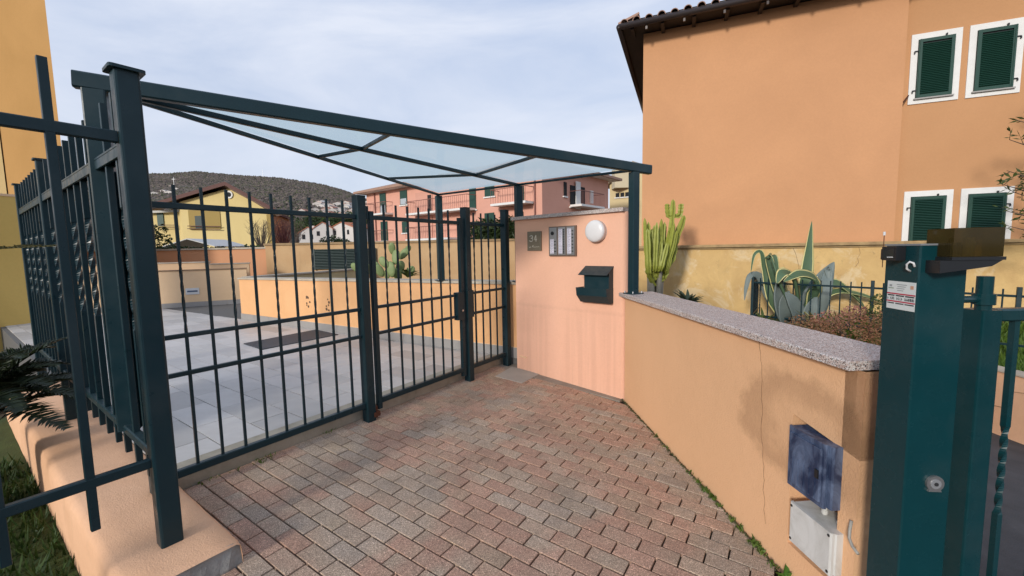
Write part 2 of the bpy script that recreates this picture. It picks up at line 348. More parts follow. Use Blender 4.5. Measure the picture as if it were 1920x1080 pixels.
for v in range(-34, 24):
    for u in range(-22, 14):
        uo = u+(.5 if v % 2 else 0); cs = [BO+UD*((uo+i)*LU)+VD*((v+j)*LV) for i, j in ((0, 0), (1, 0), (1, 1), (0, 1))]
        c = (cs[0]+cs[2])/2
        if c.y < .5 or c.x < -2.9: continue
        wo, wt = WNv @ c, WD @ c
        if .36 < wo < .74 and wt > T0+.05: continue
        if wo <= .36 and wt > T0+.02: continue
        cells.append(([tuple(p) for p in cs], tuple(c)))
HP = [((GO.x, GO.y), GO @ GA-.134), ((PN.x, PN.y), PN @ PA+.10), ((RNL.x, RNL.y), RNL @ RA+.012)]
plate = [ground(929, 706), ground(960, 688), ground(1012, 702), ground(979, 719)]
pc = sum(plate, Vector())/4
cells = [k for k in cells if not ((Vector(k[1])-pc.to_2d()).length < .16)]
lay('brick', drive, BRICK, cells, paver_mesh(LU-.0082, LV-.0082, .03, .0024), HP, gz, UA, LU, LV)
# cement margin at the foot of the pink wall and the hatch lid
CEM = stucco('cement_margin', (.30, .255, .21), (.22, .185, .15), 4, .15, .6, 70, dirt=.4)
m = MB(); q = [PA-PD*.34-PN*.3, PA+PD*.3-PN*.1, PB-PD*.02-PN*.02, PB-PD*.02+PN*.06, PA+PD*.5+PN*.13, PA-PD*.12+PN*.16, PA-PD*.34+PN*.05]
m.prism([tuple(p) for p in q], lambda x, y: gz(x, y)-.03, lambda x, y: gz(x, y)+.001); obj('cement_strip', m, CEM, drive)
m = MB(); m.prism([(p.x, p.y) for p in plate], lambda x, y: gz(x, y)-.03, lambda x, y: gz(x, y)+.006)
obj('hatch_lid', m, stucco('hatch_concrete', (.40, .36, .31), (.34, .31, .27), 3, .1, .3, 60), label='square pale concrete hatch lid let into the pavers below the pink wall', cat='hatch')
# kerb under the gate
m = MB(); m.prism([tuple((GA+E1*q+GO*o)) for q, o in ((-1.36, -.138), (2.3, -.138), (2.3, -.36), (-1.36, -.36))], lambda x, y: gz(x, y)-.06, PZ+.004)
obj('kerb', m, KERB, kind='structure')

# ---- patio tiles 60 x 30 cm
m = MB(); PP = [tuple(GA+E1*2.1+GO*-.33), tuple(GA+E1*-1.7+GO*-.35), tuple(W(.70, 6.2)), tuple(W(.70, 14.5)), (-7.0, 13.2), (-5.7, 9.1), tuple(IB)]
m.prism(PP, -.3, PZ-.012); patio = obj('patio', m, GROUT, kind='structure')
cells = []; TW, TH = .60, .30
for j in range(-40, 12):
    for i in range(-2, 26):
        o = GA+GO*-.36-E1*1.6; x = (i+(.5 if j % 2 else 0))*TW; y = j*TH+3
        cs = [o+(-GO)*(x+a)+E1*(y+b) for a, b in ((0, 0), (TW, 0), (TW, TH), (0, TH))]; cells.append(([tuple(p) for p in cs], tuple((cs[0]+cs[2])/2)))
b0 = V2(-9.32, 11.07); bd = V2(1.55, .80).normalized(); bn = V2(bd.y, -bd.x)
HP = [((-GO.x, -GO.y), (-GO) @ GA+.362), ((IN.x, IN.y), IN @ IB+.012), (tuple(WNv), .765), (tuple(bn), bn @ b0+.012), ((.949, -.316), V2(.949, -.316) @ IA-2.2)]
HP = HP[:4]
cells = [k for k in cells if WD @ V2(*k[1]) < 14]
lay('floor_tile', patio, TILE, cells, paver_mesh(TW-.004, TH-.004, .03, .0015), HP, lambda x, y: PZ, math.atan2(-GO.y, -GO.x), TW, TH, jit=.0003, tilt=.0006)
# dark drain grate in the patio floor: frame and bars
gq = [zpl(457, 645, PZ), zpl(492, 656, PZ), zpl(634, 628, PZ), zpl(592, 619, PZ)]
GRATE = plain('grate_iron', (.050, .054, .062), .7, 0)
t = thing('drain_grate', (gq[0]+gq[2])/2, 'dark ribbed drain grate let into the grey patio tiles', 'grate')
m = MB(); m.prism([(p.x, p.y) for p in gq], PZ-.01, PZ+.003); obj('pit', m, DARK, t)
nb = 40
for i in range(nb):
    k = (i+.5)/nb; a = gq[0].lerp(gq[3], k); b = gq[1].lerp(gq[2], k)
    m = MB(); m.bar(a+Vector((0, 0, .008)), b+Vector((0, 0, .008)), .035, .008); obj('bar', m, GRATE, t)

# ------------------------------------------------------------------ walls
def wallbox(m, A, B, thick_n, thick, z0, z1): m.prism([tuple(A), tuple(B), tuple(B+thick_n*thick), tuple(A+thick_n*thick)], z0, z1)
# pink entrance wall with the granite coping and rounded free end
t = thing('entrance_wall', (*((PA+PB)/2), .07), 'pink rendered entrance wall with granite coping carrying the intercom and letter box', 'wall')
m = MB(); th = .24
arc = [PB-PD*.05+PD*.05*math.sin(a)+PN*.05*(math.cos(a)-1) for a in [math.radians(k*15) for k in range(7)]]
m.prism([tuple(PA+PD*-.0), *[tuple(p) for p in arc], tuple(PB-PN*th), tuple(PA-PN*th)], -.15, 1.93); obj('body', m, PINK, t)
m = MB(); wallbox(m, PA-PD*.035+PN*.035, PB-PD*.01+PN*.035, -PN, th+.05, 1.931, 1.968); obj('coping', m, GRANITE, t)
m = MB(); m.bar(d3(PA+PD*.05+PN*.004, .27), d3(PA+PD*.16+PN*.004, .262), .012, .012); obj('skirting_stub', m, PALEW, t)
# right street wall, recess for the meter cupboard
t = thing('street_wall', (*((RA+RB)/2), 0), 'peach rendered wall with speckled granite coping between pink wall and green pillar', 'wall')
RL = (RB-RA).length
def R(s, w, z): p = RA+RD*s+RN*w; return Vector((p.x, p.y, z))
def sof(px, py): q = vpl(px, py, RA, RB); return (q.to_2d()-RA) @ RD, q.z
DAMP = NT('peach_render_damp')
def damp():
    t = DAMP; col = (.74, .44, .245); c = t.mix(t.ramp(t.noise(.8, 5, .6, .4), (.35, 0), (.68, 1)), sc_(col, 1.03), (.69, .41, .225))
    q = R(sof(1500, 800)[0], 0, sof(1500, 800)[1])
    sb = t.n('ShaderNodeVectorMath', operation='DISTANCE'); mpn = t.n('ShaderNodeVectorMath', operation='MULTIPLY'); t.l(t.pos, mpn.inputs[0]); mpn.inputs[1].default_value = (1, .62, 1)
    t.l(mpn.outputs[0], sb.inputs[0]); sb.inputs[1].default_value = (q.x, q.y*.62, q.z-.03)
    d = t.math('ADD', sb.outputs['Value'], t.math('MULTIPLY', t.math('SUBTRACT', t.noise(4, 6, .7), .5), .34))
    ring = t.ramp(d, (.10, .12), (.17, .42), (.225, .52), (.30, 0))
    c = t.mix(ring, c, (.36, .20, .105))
    h = t.math('ADD', t.noise(130, 3, .6), t.math('MULTIPLY', t.noise(14, 4), .9)); t.set(c, .92, spec=.25).bump(h, .6, .006); return t.m
DAMPM = damp()
s0, s1, hz0, hz1 = sof(1486, 800)[0], sof(1592, 870)[0]+.045, .165, .80
def rseg(m, a, b, z0, z1, w0=0):
    m.prism([tuple(RA+RD*a+RN*w0), tuple(RA+RD*b+RN*w0), tuple(RA+RD*b+RN*.26), tuple(RA+RD*a+RN*.26)], z0, z1)
m = MB(); rseg(m, 0, s0, -.3, 1.10); rseg(m, s0, s1, -.3, hz0); rseg(m, s0, s1, hz0, hz1, .11); rseg(m, s1, RL-.03, -.3, 1.10)
m.prism([tuple(RA+RD*s0), tuple(RA+RD*s1), tuple(RA+RD*s1+RN*.26), tuple(RA+RD*s0+RN*.26)], lambda x, y: hz1-.05*((V2(x, y)-RA) @ RD-s0)/(s1-s0), 1.10)
obj('body', m, DAMPM, t)
m = MB(); ar = [RA+RD*(RL-.03)+RN*.03+(RD*math.sin(a)-RN*math.cos(a))*.03 for a in [math.radians(k*15) for k in range(7)]]
m.prism([*[tuple(p) for p in ar], tuple(RB+RN*.26), tuple(RA+RD*(RL-.03)+RN*.26)], -.3, 1.10); obj('end_pier', m, stucco('patched_render', (.72, .48, .24), (.62, .37, .18), 6, .12, 1.0, 60, dirt=.3), t)
n = 2
for i in range(n):
    a, b = -.04+(RL+.08)*i/n, -.04+(RL+.08)*(i+1)/n-.004
    m = MB(); c = .006; sec = [(-.05, 1.101), (-.05, 1.131), (-.044, 1.137), (.29, 1.137), (.29, 1.101)]
    m.extr([R(a, w, z) for w, z in sec], d3(RD*(b-a))); obj('coping_slab', m, GRANITE, t)
CRK = plain('crack_shadow', (.22, .13, .07), .95)
def crack(name, pts, A, B, nrm, parent, wd=.0016):
    for k in range(len(pts)-1):
        pass
    m = MB(); P = [vpl(x, y, A, B)+d3(nrm*.0012) for x, y in pts]
    for a, b in zip(P, P[1:]): m.bar(a, b, .0012, wd*random.uniform(.6, 1.5), up=d3(nrm.orthogonal()))
    obj(name, m, CRK, parent)
cp = []; x = 1424
for y in range(640, 985, 9): x += random.uniform(-2.2, 2.0); cp.append((x, y))
crack('crack', cp, RA, RB, RNL, t)
# low wall under the left fence: worn rounded top
t = thing('low_wall', (*W(.55, T0+2), -.2), 'worn peach low wall with broken grey end under the left fence', 'wall')
def wsec(t_, jit):
    out = []
    for o, z in ((.338, -.45), (.336, .10), (.340, .16), (.352, .188), (.38, .200), (.46, .203), (.66, .203), (.745, .200), (.764, .188), (.768, .14), (.768, -.25)):
        p = W(o+random.uniform(-jit, jit), t_); out.append((p.x, p.y, z+random.uniform(-jit, jit)*.7))
    return out
m = MB(); N = 46; S = [wsec(T0+5.0*(k/(N-1))**1.3, .0016) for k in range(N)]
S[0] = [(x, y, z-(.010 if .1 < z else 0)) for x, y, z in S[0]]
for k in range(N): m.add(S[k], [])
K = len(S[0])
for k in range(N-1):
    for i in range(K-1): m.f.append((k*K+i, k*K+i+1, (k+1)*K+i+1, (k+1)*K+i)); m.m.append(0)
m.f.append(tuple(range((N-1)*K, N*K))); m.m.append(0)
o = obj('body', m, LOWP, t, smooth=True)
m = MB(); o_ = [W(.336, T0+.014), W(.768, T0+.014)]
gx = []
for j in range(9):
    for i in range(14):
        p = o_[0].lerp(o_[1], i/13)-WD*(.014+random.uniform(-.008, .012)); z = -.45+(.62)*j/8
        if j == 8: p = o_[0].lerp(o_[1], i/13)+WD*random.uniform(.0, .015); z = .197-(.03 if i == 0 else .012 if i == 13 else 0)
        gx.append((p.x, p.y, z))
m.add(gx, [(j*14+i, j*14+i+1, (j+1)*14+i+1, (j+1)*14+i) for j in range(8) for i in range(13)]); obj('broken_end', m, CONC, t)
# patio side wall (planter front) with light coping and grey skirting tiles
def icz(p): return 1.09+(p.x+5.76)/5.8*.085
t = thing('planter_wall', (*((IA+IB)/2), PZ), 'orange planter wall with light stone coping along the tiled patio', 'wall')
m = MB(); m.prism([tuple(p) for p in (IA, IB, IB-IN*.22, IA-IN*.22)], -.1, lambda x, y: icz(V2(x, y))-.035); obj('body', m, ORANGE, t)
COPE = stucco('light_coping_stone', (.50, .44, .35), (.38, .33, .26), 3, .15, .4, 70, dirt=.35)
n = 6
for i in range(n):
    a, b = IA.lerp(IB, i/n), IA.lerp(IB, (i+1)/n)-ID*.004
    m = MB(); m.prism([tuple(p) for p in (a+IN*.03, b+IN*.03, b-IN*.25, a-IN*.25)], lambda x, y: icz(V2(x, y))-.034, lambda x, y: icz(V2(x, y))); obj('coping_slab', m, COPE, t)
n = 13
SKT = plain('skirting_stone', (.30, .285, .27), .5, 0, .15, 5)
for i in range(n):
    a, b = IA.lerp(IB, i/n), IA.lerp(IB, (i+1)/n)-ID*.004
    m = MB(); m.prism([tuple(p) for p in (a+IN*.012, b+IN*.012, b-IN*.001, a-IN*.001)], PZ-.01, PZ+.125); obj('skirting_tile', m, SKT, t)
m = MB(); wallbox(m, IA+IN*.0005+ID*2.4, IB+IN*.0005, IN, .011, PZ+.126, PZ+.134); obj('skirting_lip', m, PALEW, t)
for pts in (((575, 556), (578, 560)), ((577, 566), (580, 577)), ((614, 560), (615, 575)), ((613, 578), (616, 583))):
    m = MB()
    for _ in range(4):
        c = vpl(pts[0][0]+random.uniform(-2, 4), random.uniform(pts[0][1], pts[1][1]), IA, IB)+d3(IN*.001); m.disc(c, d3(IN), random.uniform(.012, .028), .002, 7)
    obj('stain', m, plain('grime_spot', (.12, .07, .04), .9), t)
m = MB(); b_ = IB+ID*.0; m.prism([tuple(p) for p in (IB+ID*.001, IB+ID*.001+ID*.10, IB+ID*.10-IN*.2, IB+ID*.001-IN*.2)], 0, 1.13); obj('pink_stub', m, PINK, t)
# planter return wall seen from inside
JA, JB = V2(-5.72, 9.18), V2(-4.45, 13.0); JD = (JB-JA).normalized(); JN = V2(JD.y, -JD.x)
t = thing('planter_return_wall', (*JA, .2), 'cream return wall of the planter with stained light coping', 'wall')
m = MB(); wallbox(m, JA, JB, -JN, .2, 0, 1.055); obj('body', m, CREAM, t)
m = MB(); wallbox(m, JA+JN*.03, JB+JN*.03, -JN, .26, 1.056, 1.095); obj('coping', m, COPE, t)
m = MB(); m.prism([tuple(p) for p in (IA-IN*.23+ID*.25, IB-IN*.23+ID*.3, V2(3.2, 9.2), V2(3.2, 13.2), V2(-4.5, 13.2))], -.2, .55); obj('planter_soil', m, SOIL, kind='structure')
# outer boundary wall and the lower one to its left
OA, OB = V2(*dep(497, 460, 13.3).to_2d()), V2(*dep(1010, 460, 13.0).to_2d()); OD = (OB-OA).normalized(); ON = V2(OD.y, -OD.x)
t = thing('garden_boundary_wall', (*((OA+OB)/2), 0), 'weathered tan boundary wall with moulded coping behind the planter', 'wall')
m = MB(); wallbox(m, OA, OB+OD*2.5, -ON, .25, -.6, 1.84); obj('body', m, TANW, t)
m = MB(); wallbox(m, OA-OD*.03+ON*.04, OB+OD*2.5+ON*.04, -ON, .33, 1.841, 1.905); obj('coping', m, stucco('weathered_coping', (.36, .25, .14), (.26, .18, .10), 4, .2, .4, 60), t)
t = thing('lower_boundary_wall', (*dep(390, 500, 13.6).to_2d(), 0), 'lower orange boundary wall running left from the tan wall', 'wall')
QA, QB = V2(*dep(150, 460, 13.9).to_2d()), V2(*dep(500, 460, 13.5).to_2d())
m = MB(); wallbox(m, QA, QB, V2(0, 1), .25, -.6, 1.745); obj('body', m, stucco('faded_orange_render', (.60, .29, .15), (.55, .30, .17), .6, .1, .2), t)
m = MB(); wallbox(m, QA+V2(0, -.04), QB+V2(0, -.04), V2(0, 1), .33, 1.746, 1.80); obj('coping', m, COPE, t)
# louvred green panel in the boundary wall
t = thing('louvre_panel', (*dep(642, 505, 13.2).to_2d(), 1.05), 'dark green louvred metal panel fixed to the tan boundary wall', 'louvre panel')
a, b = vpl(591, 486, OA, OB), vpl(705, 486, OA, OB); a2, b2 = a.to_2d()+ON*.03, b.to_2d()+ON*.03
m = MB(); wallbox(m, a2, b2, -ON, .028, 1.06, 1.69); obj('backing', m, DARK, t)
for x in (a2, a2.lerp(b2, .52), b2): m = MB(); m.post(x.x+ON.x*.02, x.y+ON.y*.02, 1.05, 1.70, .05, math.atan2(OD.y, OD.x), .04); obj('stile', m, SHUTD, t)
for i in range(13):
    z = 1.085+i*.0485; m = MB(); m.bar(d3(a2+ON*.02, z), d3(b2+ON*.02, z), .035, .030, up=d3(ON*.6, 1)); obj('slat', m, SHUTD, t)
# pale walls at the far end of the patio
t = thing('patio_end_wall', (*b0, PZ), 'pale peach wall with grey skirting closing the far end of the patio', 'wall')
BA, BB = b0-bd*2.5, b0+bd*2.0
m = MB(); wallbox(m, BA, BB, -bn, .18, -.1, 1.165); obj('body', m, PALEW, t)
m = MB(); wallbox(m, BA+bn*.02, BB+bn*.02, -bn, .22, 1.166, 1.195); obj('coping', m, stucco('brown_coping', (.33, .21, .13), None, 4, .2), t)
for i in range(9):
    a, b = BA.lerp(BB, i/9), BA.lerp(BB, (i+1)/9)-bd*.004; m = MB(); wallbox(m, a+bn*.012, b+bn*.012, -bn, .011, PZ-.01, PZ+.115); obj('skirting_tile', m, SKT, t)
s = vpl(361, 546, BA, BB); m = MB(); e = d3(bd); nn = d3(bn)
t2 = thing('wall_light', s, 'small recessed step light with white frame in the pale patio wall', 'wall light')
m.obox(s+nn*.008, e*.15, nn*.008, Vector((0, 0, .085))); obj('frame', m, WHITEPL, t2)
m = MB(); m.obox(s+nn*.017, e*.115, nn*.003, Vector((0, 0, .022))); obj('slot', m, plain('blue_grey_slot', (.07, .10, .16), .3), t2)
for nm, lab, x0, x1, zt, off in (('terrace_wall', 'upper pale terrace wall rising behind the patio end wall', 150, 391, 1.395, .5), ('terrace_pier', 'pale terrace pier standing beside the upper terrace wall', 392, 467, 1.335, .42)):
    a, b = vpl(x0, 500, BA-bn*off, BB-bn*off).to_2d(), vpl(x1, 500, BA-bn*off, BB-bn*off).to_2d()
    t = thing(nm, (*a, 0), lab, 'wall'); m = MB(); wallbox(m, a, b, -bn, .25, -.1, zt-.03); obj('body', m, PALEW, t)
    m = MB(); wallbox(m, a+bn*.02, b+bn*.02+bd*.02, -bn, .3, zt-.029, zt); obj('coping', m, COPE, t)

# ------------------------------------------------------------------ garden on the right
def gs(x, y): return max(.06, min(.55, .5-.17*(x-2.7)))*min(1, max(.2, (y-5.4)/1.6))
m = MB(); ny, nx = 12, 12; xs = [1.42+(10-1.42)*i/nx for i in range(nx+1)]; ys = [5.5+5.0*j/ny for j in range(ny+1)]
m.add([(x, y, gs(x, y)) for y in ys for x in xs], [(j*(nx+1)+i, j*(nx+1)+i+1, (j+1)*(nx+1)+i+1, (j+1)*(nx+1)+i) for j in range(ny) for i in range(nx)]); obj('garden_bed', m, SOIL, kind='structure')
LAWN = stucco('lawn_soil', (.06, .085, .025), (.045, .06, .02), 6, .2, .8, 50)
m = MB(); m.prism([(5.62, 3.0), (11, 3.0), (11, 5.55), (5.62, 5.55)], -.6, .055); obj('lawn', m, LAWN, kind='structure')
t = thing('garden_kerb_wall', (5.5, 4.7, -.6), 'cracked low peach wall holding up the lawn beside the lane', 'wall')
m = MB(); m.prism([(5.46, 3.0), (5.61, 3.0), (5.61, 5.6), (5.46, 5.6)], -.9, .115); m.prism([(1.75, 5.4), (5.459, 5.4), (5.459, 5.6), (1.75, 5.6)], -.9, .10); obj('body', m, LOWP, t)
m = MB(); m.prism([(5.44, 3.0), (5.63, 3.0), (5.63, 5.6), (5.44, 5.6)], .116, .135); obj('coping', m, COPE, t)
crack('crack', [(1848, 757), (1862, 760), (1880, 764), (1882, 752), (1884, 737), (1900, 735), (1925, 738)], V2(5.455, 3), V2(5.455, 5.6), V2(-1, 0), t, .006)
# ------------------------------------------------------------------ bars
def picket_mesh(h, w, twist=None, n=40):
    m = MB(); r = w*.5
    if not twist: m.post(0, 0, 0, h, w, 0); return m
    a, b = twist; zs = [0, a]+[a+(b-a)*k/n for k in range(1, n)]+[b, h]; vs = []; fs = []
    for z in zs:
        k = min(1, max(0, (z-a)/(b-a))); th = k*math.pi*3
        vs += [((r*1.41 if k in (0, 1) else r*1.14)*math.cos(th+math.pi/4+i*math.pi/2), (r*1.41 if k in (0, 1) else r*1.14)*math.sin(th+math.pi/4+i*math.pi/2), z) for i in range(4)]
    for j in range(len(zs)-1):
        fs += [(j*4+i, j*4+(i+1) % 4, (j+1)*4+(i+1) % 4, (j+1)*4+i) for i in range(4)]
    fs += [(3, 2, 1, 0), tuple(range(len(vs)-4, len(vs)))]; return m.add(vs, fs)
def pmesh(name, h, w, tw=None):
    return picket_mesh(h, w, tw).mesh(name, [GREEN])
GP, GPT = pmesh('picket', 1.72, .0155), pmesh('picket', 1.72, .0155, (.82, 1.34))
def gatebars(t, qs, first_twist, z0=.28):
    for k, q in enumerate(qs): p = G(q, z0); inst('picket', GPT if (k % 2 == 0) == first_twist else GP, p, GANG, t)
def rails(t, q0, q1, zs):
    for z, h, w in zs: m = MB(); m.bar(G(q0, z), G(q1, z), w, h); obj('rail', m, GREEN, t)
RZ = [(1.877, .036, .03), (1.10, .028, .026), (.868, .028, .026), (.262, .05, .04)]
def gpost(t, q, z1=2.045, z0=None, w=.082, name='post', cap=True):
    p = G(q, 0); m = MB(); m.post(p.x, p.y, (gz(p.x, p.y)-.02) if z0 is None else z0, z1, w, GANG); o = obj(name, m, GREEN, t)
    if cap: m = MB(); m.post(p.x, p.y, z1+.0005, z1+.008, w+.004, GANG); obj('post_cap', m, GREEN, t)
    return o
# fixed panel on the left of the gate
t = thing('railing', G(-.7, .1), 'wide fixed green railing panel left of the pedestrian gate leaf', 'railing')
gpost(t, 0); gpost(t, -1.47, 2.045, PZ, .06, cap=False)
rails(t, -1.44, -.041, RZ); gatebars(t, [-1.262+.1385*k for k in range(-1, 9)], False)
RUST = plain('rusty_iron', (.10, .035, .018), .8, .2, .3, 40)
m = MB(); p = G(.062, 0); m.tube([(p.x, p.y, .125), (p.x, p.y, .225)], .021, 10); m.obox(G(.05, .165, -.02), d3(E1*.03), d3(GO*.018), Vector((0, 0, .02))); obj('bottom_hinge', m, RUST, t)
m = MB(); p = G(.068, 0); m.tube([(p.x, p.y, 1.86), (p.x, p.y, 1.97)], [.02, .02], 10); obj('top_hinge', m, GREEN, t)
# pedestrian gate leaf
t = thing('gate_leaf', G(.7, .2), 'closed green pedestrian gate leaf with lock case between two square posts', 'gate')
for q, w in ((.108, .045), (1.245, .05)): p = G(q, 0); m = MB(); m.post(p.x, p.y, .19, 1.93, w, GANG, .04); obj('stile', m, GREEN, t)
rails(t, .132, 1.218, RZ); gatebars(t, [.25+.1365*k for k in range(7)], True)
lo, hi = .83, 1.13
m = MB(); m.obox(G(1.20, (lo+hi)/2, -.045), d3(E1*.055), d3(GO*.03), Vector((0, 0, (hi-lo)/2))); lk = obj('lock_case', m, GREEN, t)
m = MB(); m.disc(G(1.215, .93, -.014), d3(GO), .012, .008, 14); obj('lock_cylinder', m, STEEL, lk)
# fixed panel on the right
t = thing('railing', G(1.7, .1), 'narrow fixed green railing panel between gate lock post and pink wall', 'railing')
gpost(t, 1.34, 2.04); gpost(t, 2.075, 2.06); rails(t, 1.382, 2.034, RZ); gatebars(t, [1.478+.133*k for k in range(4)], True)
m = MB(); m.obox(G(1.33, (lo+hi)/2+.01, -.002), d3(E1*.05), d3(GO*.012), Vector((0, 0, (hi-lo)/2))); obj('strike_plate', m, GREEN, t)

# left return fence on the low wall
P0 = V2(-1.684, 1.931); FD = V2(-.802, .597); FANG = math.atan2(FD.y, FD.x)
def F(s, z, o=0): p = P0+FD*s+V2(-FD.y, FD.x)*o; return Vector((p.x, p.y, z))
t = thing('return_fence', (*P0, .2), 'tall green picket fence with twisted bars standing on the low peach wall', 'fence')
def fpost(s, z1, w):
    p = F(s, 0); m = MB(); m.post(p.x, p.y, .195, z1, w, FANG, c=.12); o = obj('post', m, GREEN, t)
    m = MB(); m.post(p.x, p.y, z1+.0005, z1+.014, w*1.42, FANG, c=.1); obj('post_cap', m, GREEN, o)
fpost(0, 2.385, .088); fpost(2.65, 2.37, .07); fpost(4.36, 2.35, .07)
ZT, ZB = 2.095, .622
for a, b in ((.045, 2.614), (2.686, 4.324)):
    # channel-shaped rails: two flanges and a web
    m = MB(); m.bar(F(a, ZT), F(b, ZT), .05, .012); m.bar(F(a, ZT-.03, .019), F(b, ZT-.03, .019), .012, .047); m.bar(F(a, ZT-.03, -.019), F(b, ZT-.03, -.019), .012, .047); obj('rail', m, GREEN, t)
    m = MB(); m.bar(F(a, ZB), F(b, ZB), .045, .045); obj('rail', m, GREEN, t)
FP, FPT = pmesh('picket', 1.88, .028), pmesh('picket', 1.88, .028, (.75, 1.35))
for k, s in enumerate([.22+.2215*i for i in range(11)]+[2.84+.2*i for i in range(8)]):
    inst('picket', FPT if k % 2 == 0 else FP, F(s, .47), FANG, t)
# front fence running from the corner post towards the street
t = thing('front_fence', (*(P0-E1*.3), .2), 'open green fence section with two rails running left from the corner post', 'fence')
def FF(s, z): p = P0-E1*s; return Vector((p.x, p.y, z))
for z, h in ((2.103, .05), (.619, .045)): m = MB(); m.bar(FF(.046, z), FF(2.6, z), .032, h); obj('rail', m, GREEN, t)
for k in range(1, 9): inst('picket', pm if k > 1 else (pm := pmesh('picket', 1.96, .03)), FF(.25*k-.002, .408), GANG, t)
p = FF(2.64, 0); m = MB(); m.post(p.x, p.y, -.25, 2.385, .08, GANG); obj('post', m, GREEN, t)

# ------------------------------------------------------------------ canopy over the gate
t = thing('gate_canopy', (*GA, 1.1), 'green steel canopy with milky translucent roof sheets above the gate', 'canopy')
LP, RP, B1, B2 = Vector((-2.19, 2.33, 2.515)), Vector((1.165, 4.03, 2.335)), Vector((-1.0, 5.96, 2.37)), Vector((.10, 5.28, 2.385))
bd3 = (RP-LP).normalized(); up3 = Vector((0, 0, 1)); sd3 = bd3.cross(up3).normalized()
if sd3.y > 0: sd3 = -sd3
m = MB(); m.bar(LP-bd3*.085+Vector((0, 0, -.01)), RP+bd3*.20+Vector((0, 0, -.01)), .055, .085); obj('front_beam', m, GREEN, t)
for P, zb, w, nm in ((LP, .60, .10, 0), (RP, 1.137, .075, 1), (B1, icz(B1.to_2d()), .085, 1), (B2, icz(B2.to_2d()), .085, 1)):
    ang = math.atan2(bd3.y, bd3.x); top = P.z-(.055 if nm == 0 or P is RP else .03)
    m = MB(); m.post(P.x, P.y, zb+.010, top, w, ang); po = obj('post', m, GREEN, t)
    if nm == 0: continue
    m = MB(); m.post(P.x, P.y, zb, zb+.0095, w+.07, ang); obj('base_plate', m, GREEN, po)
    for i in (-1, 1):
        for j in (-1, 1):
            q = V2(P.x, P.y)+V2(math.cos(ang), math.sin(ang))*i*(w/2+.017)+V2(-math.sin(ang), math.cos(ang))*j*(w/2+.017)
            m = MB(); m.tube([(q.x, q.y, zb+.0098), (q.x, q.y, zb+.026)], .007, 6); obj('bolt', m, ZINC, po)
dz = Vector((0, 0, -.035))
L0, R0, b1, b2 = LP+dz, RP+dz, B1+Vector((0, 0, -.012)), B2+Vector((0, 0, -.012))
a1, a2 = onseg(L0, R0, 735), onseg(L0, R0, 1010); m1, m2 = onseg(L0, b2, 680), onseg(L0, b2, 893); c1, c2 = onseg(L0, b1, 597), onseg(L0, b1, 727)
def rbar(nm, p, q, w=.04, h=.045): m = MB(); m.bar(p, q, w, h); obj(nm, m, GREEN, t)
rbar('edge_bar', L0, b1, .025, .03); rbar('edge_bar', b1, b2, .025, .024); rbar('edge_bar', b2, R0, .025, .024); rbar('mid_bar', L0+Vector((0, 0, -.004)), b2+Vector((0, 0, -.004)), .032, .034)
for p, q in ((a1, m1), (m1, c1), (a2, m2), (m2, c2)): rbar('cross_bar', p+Vector((0, 0, .003)), q+Vector((0, 0, .003)), .025, .026)
g = NT('milky_polycarbonate'); g.m.use_nodes = True
tl = g.n('ShaderNodeBsdfTranslucent'); tl.inputs['Color'].default_value = (.60, .69, .70, 1); gl = g.n('ShaderNodeBsdfGlossy'); gl.inputs['Roughness'].default_value = .06; gl.inputs['Color'].default_value = (.9, .95, 1, 1)
tp = g.n('ShaderNodeBsdfTransparent'); tp.inputs['Color'].default_value = (.80, .86, .88, 1); lw = g.n('ShaderNodeLayerWeight'); lw.inputs['Blend'].default_value = .22
x1 = g.n('ShaderNodeMixShader'); x1.inputs[0].default_value = .10; x2 = g.n('ShaderNodeMixShader')
g.l(tl.outputs[0], x1.inputs[1]); g.l(tp.outputs[0], x1.inputs[2]); g.l(x1.outputs[0], g.t.nodes['Material Output'].inputs['Surface'])
SHEET = g.m
g = NT('sheet_underside'); gl = g.n('ShaderNodeBsdfGlossy'); gl.inputs['Roughness'].default_value = .05; tp = g.n('ShaderNodeBsdfTransparent'); tp.inputs['Color'].default_value = (.96, .98, .98, 1); lw = g.n('ShaderNodeLayerWeight'); lw.inputs['Blend'].default_value = .25; x2 = g.n('ShaderNodeMixShader')
g.l(g.math('MULTIPLY', g.math('POWER', lw.outputs['Facing'], 2), .22), x2.inputs[0]); g.l(tp.outputs[0], x2.inputs[1]); g.l(gl.outputs[0], x2.inputs[2]); g.l(x2.outputs[0], g.t.nodes['Material Output'].inputs['Surface']); CLEAR = g.m
up = Vector((0, 0, .018))
for poly in ((L0, a1, m1), (a1, a2, m2, m1), (a2, R0, b2, m2), (L0, m1, c1), (m1, m2, c2, c1), (m2, b2, b1, c2)):
    c = sum(poly, Vector())/len(poly); m = MB(); m.extr([c+(p-c)*.992+up for p in poly], (0, 0, .006)); m.m = [1, 0]+[1]*(len(m.f)-2); obj('roof_sheet', m, [SHEET, CLEAR], t)

